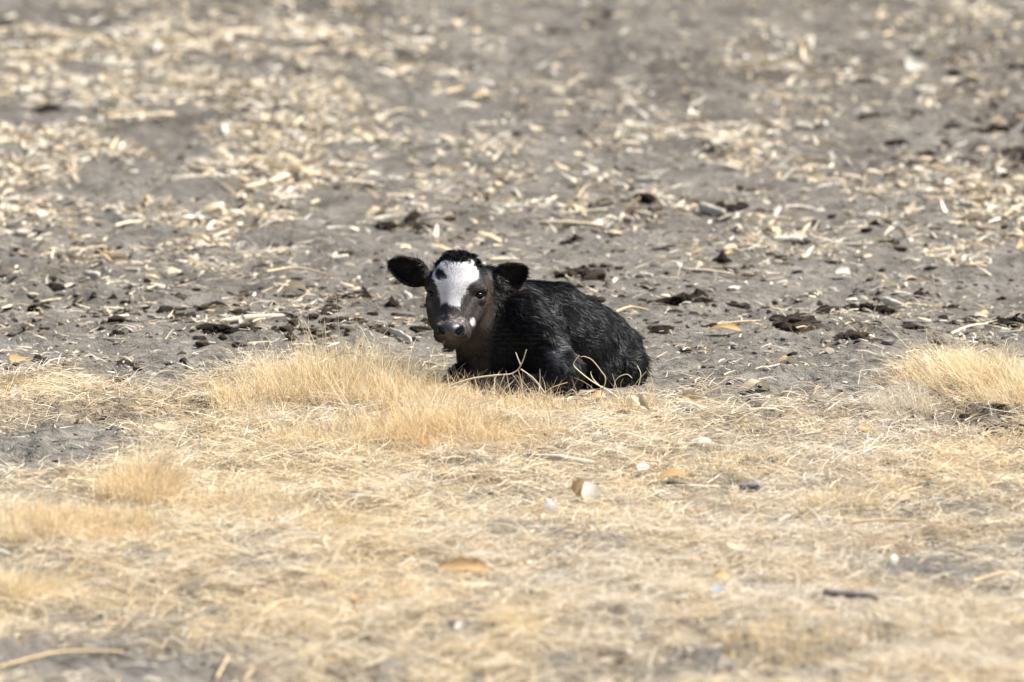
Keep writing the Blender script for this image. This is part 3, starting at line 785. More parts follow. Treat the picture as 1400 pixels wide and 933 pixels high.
stem([at(612, 529, -.40), at(645, 518, -.40), at(680, 513, -.40), (at(700, 511, -.40)), at(712, 500, -.40), at(720, 478, -.41)], .0029, 'thick pale forked stem leaning across the calf\'s chest',
     branches=[[at(700, 511, -.40), at(713, 530, -.41), at(728, 560, -.42)], [at(708, 505, -.40), at(712, 520, -.4), at(716, 552, -.42)], [at(712, 500, -.40), at(708, 490, -.40), at(705, 482, -.39)],
               [at(690, 512, -.4), at(683, 530, -.41), at(678, 556, -.42)], [at(712, 505, -.40), at(732, 520, -.41), at(752, 548, -.42)]])
stem([at(866, 566, -.32), at(840, 540, -.32), at(810, 522, -.32), at(786, 502, -.32), at(786, 494, -.32), at(792, 486, -.32)], .0020, 'curly thin stem rising in front of the calf\'s elbow')
stem([at(820, 545, -.33), at(828, 520, -.33), at(822, 508, -.33), at(810, 493, -.33), at(800, 488, -.33), at(794, 488, -.33)], .0018, 'hooked thin stem arching in front of the calf\'s flank')
stem([at(822, 530, -.31), at(812, 520, -.31), at(808, 512, -.31), at(808, 508, -.31)], .0017, 'short curved stem between the two curly ones')
stem([at(838, 545, -.28), at(842, 520, -.28), at(856, 512, -.28), at(864, 517, -.28)], .0016, 'small arched stem in front of the calf\'s thigh')
stem([at(862, 552, -.28), at(872, 530, -.28), at(876, 512, -.28), at(871, 500, -.28)], .0018, 'thin bowed stem at the calf\'s rump')
stem([at(858, 556, -.27), at(868, 527, -.27), at(884, 508, -.26)], .0018, 'straight thin stem slanting past the calf\'s rump')
stem([at(772, 558, -.42), at(773, 541, -.42), at(782, 533, -.42), at(788, 540, -.42), at(790, 556, -.42)], .0016, 'tiny looped stem in front of the calf\'s elbow')
stem([at(735, 556, -.43), at(750, 533, -.43), at(776, 523, -.43)], .0016, 'thin stem slanting up beside the forked one')
stem([at(742, 548, -.43), at(755, 530, -.43), at(762, 515, -.43)], .0014, 'short straight stem right of the forked one')
stem([(*spot(755, 832), .03), (*spot(850, 810), .02), (*spot(960, 793), .02), (*spot(1060, 778), .035), (*spot(1140, 779), .02)], .0022, 'long blurred golden stem curving across the right foreground')
stem([(*spot(1165, 730), .03), (*spot(1220, 729), .035), (*spot(1275, 731), .03)], .0040, 'straight pale blurred stem in the right foreground')
stem([(*spot(1330, 806), .02), (*spot(1370, 800), .03), (*spot(1392, 797), .02)], .0050, 'short pale blurred stem at the right edge of the foreground')
stem([(*spot(0, 912), .0), (*spot(80, 901), .016), (*spot(168, 893), .004)], .0042, 'thick pale blurred stalk in the bottom left corner')
stem([(*spot(296, 927), .0), (*spot(310, 913), .02), (*spot(312, 901), .01)], .0036, 'hooked blurred stalk at the bottom left')
stem([(*spot(352, 846), .0), (*spot(380, 834), .018), (*spot(415, 820), .004)], .0040, 'pale blurred stalk in the lower left foreground')
stem([(*spot(430, 542), .09), (*spot(480, 536), .11), (*spot(530, 552), .08)], .0018, 'long fine stem arching over the big grass mound')
for (a, b, c, d, ln) in ((1120, 417, 1215, 392, 'long'), (365, 376, 447, 380, 'straight'), (1110, 460, 1030, 447, 'short')):
    pass
stem([(*spot(365, 377), .012), (*spot(405, 375), .02), (*spot(447, 380), .012)], .0052, 'straight tan stalk lying on the soil left of the calf\'s ear')
stem([(*spot(842, 432), .012), (*spot(862, 429), .02), (*spot(888, 430), .012)], .0050, 'tan stalk lying just behind the calf\'s rump')
stem([(*spot(1182, 452), .012), (*spot(1200, 457), .02), (*spot(1217, 463), .012)], .0055, 'pale stalk resting on the ragged dark heap')
stem([(*spot(1300, 462), .012), (*spot(1325, 455), .02), (*spot(1350, 448), .012)], .0050, 'pale stalk lying behind the right tussock')
stem([(*spot(960, 452), .012), (*spot(1010, 449), .02), (*spot(1040, 444), .012)], .0034, 'long thin stalk behind the orange splayed husk')
stem([(*spot(1120, 343), .012), (*spot(1160, 355), .02), (*spot(1200, 361), .012)], .0040, 'slanting tan stalk in the right midfield')
stem([(*spot(1045, 362), .012), (*spot(1100, 336), .05), (*spot(1150, 345), .012)], .0026, 'thin arching stalk in the right midfield')
stem([(*spot(1090, 200), .012), (*spot(1130, 203), .03), (*spot(1165, 212), .012)], .0048, 'curved pale blurred stalk in the far right of the field')
stem([(*spot(790, 275), .01), (*spot(800, 264), .02), (*spot(825, 264), .03), (*spot(840, 268), .012)], .0030, 'looped pale blurred leaf stem above the calf\'s back')

# wiry stalks sticking up against the calf (their own tuft)
n = 640
x = np.where(RNG.uniform(0, 1, n) < .5, RNG.uniform(-.20, .40, n), RNG.uniform(-.16, .12, n)); y = -.27 - .10 * (1 - np.abs(x - .1) / .4) + RNG.normal(0, .035, n)
V, F, C = blades(x, y, height(x, y) - .003, RNG.uniform(0, 6.28, n), RNG.uniform(.03, .12, n) * RNG.uniform(.45, 1.15, n), RNG.uniform(.1, .7, n), RNG.uniform(.3, 2.0, n),
                 RNG.uniform(.0015, .0026, n), straw(n, 1.05), K=5, kink=.35)
V -= np.array([.1, -.3, 0])
o = link('wiry_straw', mesh_np('wiry_straw', V, F, C), None, M_GRASS); o.location = (.1, -.3, 0)
tag(o, 'wiry tangled straw stalks standing against the calf\'s dark chest and legs', 'grass', kind='stuff')

# ------------------------------------------------------------------ calf
# modelled in a tilted working frame (a = right, b = up, c = towards the viewer; 1 unit = 1/480 m), then turned into the world
U = 1 / 480.0
def fr(px, py, c): return np.array([px - 700.0, 530.0 - py, c])
def to_world(P):
    P = np.asarray(P, float)
    s, c_ = math.sin(math.radians(8.5)), math.cos(math.radians(8.5))
    return np.stack([P[..., 0] * U, (P[..., 1] * s - P[..., 2] * c_) * U, (P[..., 1] * c_ + P[..., 2] * s) * U], -1)

def gaxis(segs):
    out = []
    for s, e, d in segs: out += list(np.arange(s, e, d))
    return np.array(out, dtype=np.float32)
GA = gaxis([(-175, 30, 1.45), (30, 195, 2.4)])
GB = gaxis([(-48, 20, 2.3), (20, 192, 1.45)])
GC = gaxis([(-185, 10, 2.6), (10, 160, 1.45)])
D = np.full((len(GA), len(GB), len(GC)), 30.0, np.float32)

def _win(lo, hi):
    r = []
    for g, l, h in zip((GA, GB, GC), lo, hi):
        i0, i1 = np.searchsorted(g, l), np.searchsorted(g, h)
        r.append(slice(max(0, i0 - 1), min(len(g), i1 + 1)))
    return tuple(r)

def _grid(w): return GA[w[0]][:, None, None], GB[w[1]][None, :, None], GC[w[2]][None, None, :]

def smin(w, d, k):
    o = D[w]; h = np.maximum(k - np.abs(o - d), 0) / k
    D[w] = np.minimum(o, d) - h * h * k * .25

def smax(w, d, k):
    o = D[w]; h = np.maximum(k - np.abs(o + d), 0) / k
    D[w] = np.maximum(o, -d) + h * h * k * .25

def ell_d(w, c, r, R=None):
    a, b, cc = _grid(w)
    x, y, z = a - c[0], b - c[1], cc - c[2]
    if R is not None:
        x, y, z = (R[0][0] * x + R[0][1] * y + R[0][2] * z, R[1][0] * x + R[1][1] * y + R[1][2] * z, R[2][0] * x + R[2][1] * y + R[2][2] * z)
    k0 = np.sqrt((x / r[0]) ** 2 + (y / r[1]) ** 2 + (z / r[2]) ** 2)
    k1 = np.sqrt((x / r[0] ** 2) ** 2 + (y / r[1] ** 2) ** 2 + (z / r[2] ** 2) ** 2) + 1e-6
    return k0 * (k0 - 1) / k1

def ell(c, r, k=14, R=None, cut=False):
    m = max(r) + 22
    w = _win([c[i] - m for i in range(3)], [c[i] + m for i in range(3)])
    (smax if cut else smin)(w, ell_d(w, c, r, R), k)

def cap(p, q, r0, r1, k=14, cut=False):
    p, q = np.asarray(p, float), np.asarray(q, float); m = max(r0, r1) + 22
    w = _win(np.minimum(p, q) - m, np.maximum(p, q) + m)
    a, b, c = _grid(w); v = q - p; L = float(v @ v)
    t = np.clip(((a - p[0]) * v[0] + (b - p[1]) * v[1] + (c - p[2]) * v[2]) / L, 0, 1)
    d = np.sqrt((a - p[0] - t * v[0]) ** 2 + (b - p[1] - t * v[1]) ** 2 + (c - p[2] - t * v[2]) ** 2) - (r0 + (r1 - r0) * t)
    (smax if cut else smin)(w, d, k)

# trunk
ell(fr(703, 468, 0), (66, 70, 72), 20)
ell(fr(758, 466, -28), (68, 67, 72), 24)
ell(fr(800, 482, -62), (58, 60, 74), 22)
ell(fr(832, 489, -95), (46, 49, 62), 18)
ell(fr(742, 404, -12), (38, 17, 24), 16)            # withers
cap(fr(770, 405, -25), fr(838, 445, -95), 14, 14, 18)   # spine
ell(fr(843, 449, -68), (12, 9, 12), 10)              # hip bone
ell(fr(861, 500, -62), (22, 36, 36), 10)
ell(fr(858, 470, -80), (17, 20, 30), 10)
# near hind leg: thigh, stifle, hock and the cannon lying along the ground
ell(fr(846, 508, -42), (36, 36, 40), 12)
ell(fr(822, 516, -16), (23, 30, 26), 10)
cap(fr(822, 525, -8), fr(872, 530, -30), 16, 12, 10)
cap(fr(872, 532, -30), fr(806, 545, 12), 12, 8, 8)
cap(fr(806, 545, 12), fr(786, 548, 22), 9, 9, 6)
# far hind leg
cap(fr(800, 520, -120), fr(860, 512, -140), 26, 14, 10)
# tail lying along the rump
cap(fr(866, 462, -110), fr(881, 492, -108), 7, 5, 6)
cap(fr(881, 492, -108), fr(884, 522, -98), 5, 6, 6)
# shoulder blade, upper arm, elbow
cap(fr(712, 428, 46), fr(748, 486, 62), 30, 30, 14)
ell(fr(764, 512, 72), (33, 36, 30), 7)
ell(fr(740, 470, 58), (26, 34, 20), 12)
# near forearm to knee, then cannon folded under
cap(fr(762, 530, 78), fr(668, 530, 112), 20, 14, 9)
ell(fr(662, 530, 114), (15, 13, 14), 7)
cap(fr(664, 538, 110), fr(730, 545, 104), 9, 8, 6)
cap(fr(730, 545, 104), fr(746, 546, 102), 10, 9, 5)
# far forearm
cap(fr(700, 520, 10), fr(628, 516, 50), 19, 13, 9)
ell(fr(622, 515, 52), (12, 12, 13), 7)
cap(fr(622, 522, 50), fr(612, 526, 46), 9, 8, 5)
# neck and brisket
cap(fr(645, 408, 42), fr(692, 452, 0), 36, 58, 20)
cap(fr(653, 452, 44), fr(668, 492, 30), 34, 42, 18)
cap(fr(668, 395, 30), fr(720, 425, 0), 28, 34, 18)

# head
PSI = math.radians(7); ROLL = math.radians(-2.0)
H0 = fr(621.5, 404, 110)
def hd(l, u, n):
    l, u = l * math.cos(ROLL) - u * math.sin(ROLL), l * math.sin(ROLL) + u * math.cos(ROLL)
    return H0 + np.array([l * math.cos(PSI) - n * math.sin(PSI), u, l * math.sin(PSI) + n * math.cos(PSI)])
ell(hd(0, 16, -44), (37, 37, 38), 16)
ell(hd(0, 10, -22), (33, 40, 22), 14)
cap(hd(0, -2, -18), hd(0, -42, 6), 25, 17, 14)
cap(hd(-21, -8, -42), hd(-12, -48, -2), 19, 12, 14)
cap(hd(22, -8, -42), hd(12, -48, -2), 21, 13, 14)
ell(fr(650, 424, 50), (20, 34, 24), 12)             # cheek muscle on the sunlit side
ell(fr(598, 424, 62), (13, 30, 24), 12)
ell(hd(0, -50, 6), (22, 15, 20), 8)                 # muzzle
cap(hd(-16, -57, 4), hd(16, -57, 4), 8, 8, 6)   # upper lip
cap(hd(0, -40, -22), hd(0, -65, 3), 17, 9, 9)      # lower jaw and chin
cap(hd(-7, -67, 10), hd(7, -67, 10), 5, 5, 3)     # lower lip
ell(hd(0, -50, 17), (15.5, 11.5, 14), 4)              # nose pad
for s in (-1, 1):
    cap(hd(s * 23, 12, -10), hd(s * 34, 8, -24), 7.5, 7, 9)       # brow ridge
    ell(hd(s * 36, 0, -13), (8, 6.5, 8), 4, cut=True)             # eye socket
    cap(hd(s * 27, -7, -10), hd(s * 37, -7, -22), 3.2, 3.2, 5)    # lower lid
    cap(hd(s * 26, 6.5, -9), hd(s * 37, 6.5, -22), 4.0, 4.2, 4)     # upper lid
    cap(hd(s * 24, -14, -9), hd(s * 18, -30, 2), 4, 3, 8)         # facial crest
    # nostril: a comma running in and down
    cap(hd(s * 17, -43, 20), hd(s * 18, -53, 20), 3.6, 4.2, 4)   # nostril wing
    for n_ in (22, 27, 32):
        cap(hd(s * 9.6, -52, n_), hd(s * 15, -46, n_ - 2), 3.5, 2.5, 1.2, cut=True)
    cap(hd(s * 10.5, -53, 30), hd(s * 18.5, -54, 20), 1.9, 1.2, 1.2, cut=True)
for n_ in (30, 26, 22):
    cap(hd(-15, -64.5, n_ - 6), hd(-5, -62.5, n_), 1.1, 1.5, 1, cut=True)   # mouth slit
    cap(hd(-5, -62.5, n_), hd(5, -62.5, n_), 1.5, 1.5, 1, cut=True)
    cap(hd(5, -62.5, n_), hd(18, -65.5, n_ - 8), 1.5, 1.1, 1, cut=True)

# ears: cupped shells on a stalk
def ear(c, ax, ay, ang, facing, base):
    ca, sa = math.cos(ang), math.sin(ang)
    n = np.array(facing, float); n /= np.linalg.norm(n)
    e1 = np.array([ca, sa, 0]); e1 = e1 - n * (e1 @ n); e1 /= np.linalg.norm(e1)
    e2 = np.cross(n, e1); R = [e1, e2, n]
    c = np.array(c, float); m = max(ax, ay) + 14
    w = _win(c - m, c + m)
    def pick(off, r):
        a, b, cc = _grid(w); x, y, z = a - c[0], b - c[1], cc - c[2]
        X = e1[0] * x + e1[1] * y + e1[2] * z - off[0]; Y = e2[0] * x + e2[1] * y + e2[2] * z - off[1]; Z_ = n[0] * x + n[1] * y + n[2] * z - off[2]
        # leaf outline: narrower towards the tip (+X)
        q = 1 - .26 * np.clip(X / ax, -1, 1)
        Y = Y / q
        k0 = np.sqrt((X / r[0]) ** 2 + (Y / r[1]) ** 2 + (Z_ / r[2]) ** 2)
        k1 = np.sqrt((X / r[0] ** 2) ** 2 + (Y / r[1] ** 2) ** 2 + (Z_ / r[2] ** 2) ** 2) + 1e-6
        return k0 * (k0 - 1) / k1
    outer = pick((0, 0, 0), (ax, ay, 13)); inner = pick((1.5, 0, 8.5), (ax - 3, ay - 3, 14))
    shell = np.maximum(outer, -inner)
    smin(w, shell, 5)
    cap(c - e1 * ax * .62 - n * 3, base, ay * .50, ay * .62, 9)
ear(fr(559, 371, 64), 29, 18.5, math.radians(157), (-.15, .05, 1), fr(600, 390, 60))
ear(fr(697, 380, 50), 27, 19.5, math.radians(27), (.10, .05, 1), fr(664, 390, 48))

# flatten where it lies on the ground (world z = -0.012)
a, b, c = _grid((slice(None),) * 3)
zc = (b * math.cos(math.radians(8.5)) + c * math.sin(math.radians(8.5)))
D = np.maximum(D, -(zc + 7))

# surface nets
def surface_nets(D):
    ins = D < 0
    nx, ny, nz = D.shape
    corner = np.zeros((nx - 1, ny - 1, nz - 1), np.uint8)
    for i in (0, 1):
        for j in (0, 1):
            for k in (0, 1):
                corner += ins[i:nx - 1 + i, j:ny - 1 + j, k:nz - 1 + k]
    cell = (corner > 0) & (corner < 8)
    ci = np.argwhere(cell); vid = -np.ones(cell.shape, np.int64); vid[cell] = np.arange(len(ci))
    P = np.zeros((len(ci), 3)); W = np.zeros(len(ci))
    g = (GA, GB, GC)
    for ax in range(3):
        for u in (0, 1):
            for v in (0, 1):
                o0 = [0, 0, 0]; o1 = [0, 0, 0]; oth = [q for q in range(3) if q != ax]
                o0[oth[0]] = u; o0[oth[1]] = v; o1 = list(o0); o1[ax] = 1
                A = D[ci[:, 0] + o0[0], ci[:, 1] + o0[1], ci[:, 2] + o0[2]]; B = D[ci[:, 0] + o1[0], ci[:, 1] + o1[1], ci[:, 2] + o1[2]]
                m = (A < 0) != (B < 0)
                t = np.where(m, A / (A - B + 1e-12), 0)
                for q in range(3):
                    g0 = g[q][ci[:, q] + o0[q]]; g1 = g[q][ci[:, q] + o1[q]]
                    P[:, q] += np.where(m, g0 + t * (g1 - g0), 0)
                W += m
    P /= W[:, None]
    F = []
    for ax in range(3):
        sl0 = [slice(None)] * 3; sl1 = [slice(None)] * 3; sl0[ax] = slice(0, -1); sl1[ax] = slice(1, None)
        s0, s1 = ins[tuple(sl0)], ins[tuple(sl1)]
        e = np.argwhere(s0 != s1)
        o = [q for q in range(3) if q != ax]
        if ax == 1: o = o[::-1]
        e = e[(e[:, o[0]] > 0) & (e[:, o[1]] > 0) & (e[:, o[0]] < D.shape[o[0]] - 1) & (e[:, o[1]] < D.shape[o[1]] - 1)]
        def vi(d0, d1):
            q = e.copy(); q[:, o[0]] -= d0; q[:, o[1]] -= d1
            return vid[q[:, 0], q[:, 1], q[:, 2]]
        Q = np.stack([vi(0, 0), vi(1, 0), vi(1, 1), vi(0, 1)], 1)
        flip = ~s0[e[:, 0], e[:, 1], e[:, 2]]
        Q[flip] = Q[flip][:, ::-1]
        F.append(Q)
    return P, np.concatenate(F)

P, Fq = surface_nets(D)
def relax(P, F, it=2, lam=.5):
    E = np.concatenate([F[:, [0, 1]], F[:, [1, 2]], F[:, [2, 3]], F[:, [3, 0]]]); E = np.concatenate([E, E[:, ::-1]])
    for i in range(it):
        cnt = np.bincount(E[:, 0], minlength=len(P))[:, None]
        S = np.stack([np.bincount(E[:, 0], weights=P[E[:, 1], q], minlength=len(P)) for q in range(3)], 1)
        P = P + lam * (S / np.maximum(cnt, 1) - P)
    return P
P = relax(P, Fq, 2, .5)

def vnormals(P, F):
    n = np.cross(P[F[:, 2]] - P[F[:, 0]], P[F[:, 3]] - P[F[:, 1]])
    N = np.zeros_like(P)
    for i in range(4):
        for q in range(3): N[:, q] += np.bincount(F[:, i], weights=n[:, q], minlength=len(P))
    return N / (np.linalg.norm(N, axis=1, keepdims=True) + 1e-9)
N = vnormals(P, Fq)
if (N[:, 1] * (P[:, 1] - 60)).mean() < 0: N = -N; Fq = Fq[:, ::-1]

# ---- coat pattern (photo pixel outline of the blaze, carried on the face)
def inpoly(x, y, poly):
    r = np.zeros(x.shape, bool); j = len(poly) - 1
    for i in range(len(poly)):
        xi, yi = poly[i]; xj, yj = poly[j]
        r ^= ((yi > y) != (yj > y)) & (x < (xj - xi) * (y - yi) / (yj - yi + 1e-12) + xi)
        j = i
    return r
BLAZE = [(605, 360), (609, 358.5), (613, 358.3), (619, 360), (626, 361), (634, 360.5), (641, 358), (645, 355.5), (648, 357), (650, 361), (651.5, 368),
         (653, 373), (655.5, 379.5), (652.5, 383.5), (647, 387.5), (643, 391), (639, 395), (637, 401), (633, 406.5), (631, 409), (630.5, 415), (629.5, 421),
         (626, 420), (620, 419), (616, 418), (613.5, 413.5), (608, 415), (605, 416.5), (603, 407), (601, 398), (598, 391), (595, 385), (592.5, 381), (593, 375.5), (597, 371), (600, 366), (603, 361)]
SPOT = [(597, 373), (600, 369.5), (604.5, 370.5), (608, 374), (613, 380), (612, 383), (607, 384.5), (602, 385.5), (598.5, 382.5), (596.5, 378)]
def coat(P, N, jitter=0.0):
    x = 700 + P[:, 0]; y = 530 - P[:, 1]; c = P[:, 2]
    if jitter:
        x = x + jitter * RNG.normal(size=len(x)); y = y + jitter * 1.4 * RNG.normal(size=len(x))
    n1 = noise(x / 9, y / 9, c / 9, seed=71); n2 = noise(x / 2.5, y / 2.5, c / 2.5, seed=72)
    black = np.array([.0026, .0026, .0034]); brown = np.array([.050, .027, .014]); grey = np.array([.085, .078, .076]); white = np.array([.62, .60, .60])
    C = np.repeat(black[None], len(x), 0) * (1 + .35 * n1)[:, None]
    front = smooth(-.1, .25, N[:, 2]) * (c > 40)
    def mixc(C, w, col): return C * (1 - w[:, None]) + col * w[:, None]
    # brownish throat, jaw line and brisket
    w = np.clip(gblobs(x, y, [(655, 450, 22, 34, .8), (640, 490, 34, 26, .7), (618, 478, 16, 12, .7), (672, 400, 10, 26, .55), (690, 392, 16, 14, .35)]), 0, 1) * (c > 0)
    C = mixc(C, w * .26 * (1 + .5 * n2), brown)
    w = np.clip(gblobs(x, y, [(668, 418, 5, 24, 1.0), (660, 446, 6, 14, .7), (640, 470, 12, 5, .6), (629, 478, 8, 5, .5)]), 0, 1) * (c > 20)  # sunlit rim of jaw and lower lip, painted in as paler brown
    C = mixc(C, w * .45, np.array([.14, .09, .055]))
    # the greyish brown face
    face = smooth(.0, .35, N[:, 2]) * (c > 62) * (y > 378) * (x > 580) * (x < 668)
    C = mixc(C, face * .30 * (1 + .4 * n1), grey * np.array([1.0, .88, .82]))
    w = np.clip(gblobs(x, y, [(647, 402, 9, 12, .35), (650, 425, 10, 16, .45), (640, 450, 10, 12, .5)]), 0, 1) * (c > 50)  # right side of the face painted lighter, as if in sun
    C = mixc(C, w * .6, np.array([.15, .13, .12]))
    # wrinkled skin above the nose, the sunlight on it painted in as pale colour
    w = np.clip(gblobs(x, y, [(614, 434, 11, 4, 1.), (628, 438, 9, 4, 1.), (604, 441, 4, 4, .7), (634, 445, 3, 6, .7), (618, 442, 14, 2.5, .6)]), 0, 1) * (c > 90)
    C = mixc(C, w * smooth(-.35, .35, noise(x / 3.2, y / 1.5, seed=75)) * .75, np.array([.34, .29, .27]))
    # mottled dark eye rims
    for ex, ey in ((588.5, 403), (656.5, 403.5)):
        rr = np.sqrt(((x - ex) / 9) ** 2 + ((y - ey) / 7.5) ** 2)
        C = mixc(C, smooth(1.3, .9, rr) * (c > 70) * .8, np.array([.012, .010, .010]))
    wb = inpoly(x, y, BLAZE) & (c > 66) & ~inpoly(x, y, SPOT)
    C = np.where(wb[:, None], white * (1 + .10 * n2 + .05 * n1)[:, None], C)
    ws = (((x - 646.5) / 3.8) ** 2 + ((y - 440.5) / 5.4) ** 2 < 1) & (c > 60)
    C = np.where(ws[:, None], white * .95, C)
    # ear linings: brown black
    w = (((x - 559) ** 2 < 900) & (x < 590) & (N[:, 2] > .2) & (y < 392)) | ((x > 674) & (x < 722) & (y < 404) & (c > 38) & (N[:, 2] > .2))
    C = np.where(w[:, None], np.array([.010, .0065, .005]) * (1 + .4 * n2)[:, None], C)
    # cowlick at the elbow, the light it catches painted in as grey
    w = np.exp(-((x - 765) / 13) ** 2 - ((y - 483) / 15) ** 2) * (c > 20)
    C = mixc(C, w * smooth(-.3, .4, noise((x + .5 * y) / 3.0, y / 11, seed=77)) * .95, np.array([.36, .36, .38]))
    w = np.clip(gblobs(x, y, [(775, 520, 24, 26, .5), (735, 520, 40, 24, .35), (820, 470, 16, 26, .3)]), 0, 1) * (c > -40)  # sheen on elbow and foreleg painted in as lighter fur; ribs lightened too
    C = mixc(C, w * .6, np.array([.060, .052, .053]))
    return np.clip(C, .003, .88)

def nose_mask(P):
    x = 700 + P[:, 0]; y = 530 - P[:, 1]
    return (np.abs((x - 618.3) / (17.8 - .22 * (y - 446))) ** 3.4 + np.abs((y - 455.8) / 11.4) ** 3.4 < 1) & (P[:, 2] > 118)

def mat_hide():
    k = NT('black_hide')
    at_ = k.n('ShaderNodeVertexColor', layer_name='tint').outputs[0]
    b = k.n('ShaderNodeBsdfPrincipled', Roughness=.62); b.inputs['Specular IOR Level'].default_value = .35
    k.l(at_, b.inputs['Base Color'])
    tc = k.n('ShaderNodeTexCoord').outputs['Object']
    bm = k.n('ShaderNodeBump', Strength=.5, Distance=.002); k.l(k.noise(420, 3, .7, tc), bm.inputs['Height']); k.l(bm.outputs[0], b.inputs['Normal'])
    k.l(b.outputs[0], k.out.inputs[0]); return k.m
def mat_fur():
    k = NT('glossy_fur')
    at_ = k.n('ShaderNodeVertexColor', layer_name='tint').outputs[0]
    b = k.n('ShaderNodeBsdfPrincipled', Roughness=.40); b.inputs['Specular IOR Level'].default_value = .11
    k.l(at_, b.inputs['Base Color'])
    k.l(b.outputs[0], k.out.inputs[0]); return k.m
def mat_plain(name, col, rough, spec=.5, coat=0, bscale=0, bstr=.3):
    k = NT(name); b = k.n('ShaderNodeBsdfPrincipled', Roughness=rough); b.inputs['Specular IOR Level'].default_value = spec
    b.inputs['Coat Weight'].default_value = coat; b.inputs['Coat Roughness'].default_value = .05
    tc = k.n('ShaderNodeTexCoord').outputs['Object']
    nn = k.noise(bscale or 300, 3, .6, tc)
    k.l(k.ramp(nn, [(.3, tuple(q * .75 for q in col)), (.7, tuple(q * 1.25 for q in col))]), b.inputs['Base Color'])
    if bscale:
        bm = k.n('ShaderNodeBump', Strength=bstr, Distance=.001); k.l(nn, bm.inputs['Height']); k.l(bm.outputs[0], b.inputs['Normal'])
    k.l(b.outputs[0], k.out.inputs[0]); return k.m
M_HIDE = mat_hide(); M_FUR = mat_fur()
M_NOSE = mat_plain('wet_nose', (.022, .021, .024), .34, .6, .25, 700, .6)
M_EYE = mat_plain('eye_ball', (.005, .0035, .003), .10, .22, .0)

calf = bpy.data.objects.new('calf', None); COL.objects.link(calf)
calf.location = (0.12, 0.05, 0)
tag(calf, 'black calf with a white forehead blaze lying in the dry grass', 'calf')
OFF = np.array([0.12, 0.05, 0])
C = coat(P, N)
nm = nose_mask(P)
nf = nm[Fq].all(1)
def sub(Fs):
    u, inv = np.unique(Fs, return_inverse=True)
    return u, inv.reshape(Fs.shape)
u1, f1 = sub(Fq[~nf]); u2, f2 = sub(Fq[nf])
link('body', mesh_np('body', to_world(P[u1]) - OFF, f1, C[u1]), calf, M_HIDE)
link('nose', mesh_np('nose', to_world(P[u2]) - OFF, f2, C[u2]), calf, M_NOSE)
print('calf faces', len(Fq))

# eyes
def uv_sphere(c, r):
    import bmesh
    bm = bmesh.new(); bmesh.ops.create_uvsphere(bm, u_segments=24, v_segments=16, radius=1)
    v = np.array([q.co[:] for q in bm.verts]); fs = [[p.index for p in q.verts] for q in bm.faces]; bm.free()
    me = bpy.data.meshes.new('eye'); me.from_pydata([tuple(q) for q in to_world(v * r + c) - OFF], [], fs)
    me.polygons.foreach_set('use_smooth', [True] * len(me.polygons)); me.update(); return me
for s in (-1, 1):
    link('eye', uv_sphere(hd(s * 31.0, -.2, -17.5), np.array([7.2, 5.4, 7.2])), calf, M_EYE)

# ---- fur
Ft = np.concatenate([Fq[:, [0, 1, 2]], Fq[:, [0, 2, 3]]])
tn = np.cross(P[Ft[:, 1]] - P[Ft[:, 0]], P[Ft[:, 2]] - P[Ft[:, 0]]); area = np.linalg.norm(tn, axis=1) * .5
tc_ = P[Ft].mean(1)
def roots(n, weight):
    p = area * weight; p = p / p.sum()
    t = RNG.choice(len(Ft), n, p=p)
    r1, r2 = RNG.uniform(size=n), RNG.uniform(size=n); s = np.sqrt(r1)
    wv = np.stack([1 - s, s * (1 - r2), s * r2], 1)[:, :, None]
    return (P[Ft[t]] * wv).sum(1), (lambda q: q / np.linalg.norm(q, axis=1, keepdims=True))((N[Ft[t]] * wv).sum(1))
def flow(P_):
    """direction the coat lies, in the working frame"""
    x = 700 + P_[:, 0]; y = 530 - P_[:, 1]
    head = (P_[:, 2] > 45) & (x < 674) & (y < 482) & (((x - 626) / 50) ** 2 + ((y - 410) / 72) ** 2 < 1.1)
    d = np.stack([np.full(len(x), .75), np.full(len(x), -.65), np.full(len(x), -.15)], 1)
    # on the face the hair runs out from a whorl between the eyes
    h = np.stack([(x - 622) / 22, (397 - y) / 22, np.full(len(x), .1)], 1)
    h /= np.linalg.norm(h, axis=1, keepdims=True) + .2
    d = np.where(head[:, None], h, d)
    e1 = (x < 584) & (y < 395); e2 = (x > 672) & (y < 404) & (P_[:, 2] > 34) & (x < 724)
    d = np.where(e1[:, None], np.array([-1, -.35, 0]), d); d = np.where(e2[:, None], np.array([.8, -.4, 0]), d)
    return d, head, e1 | e2
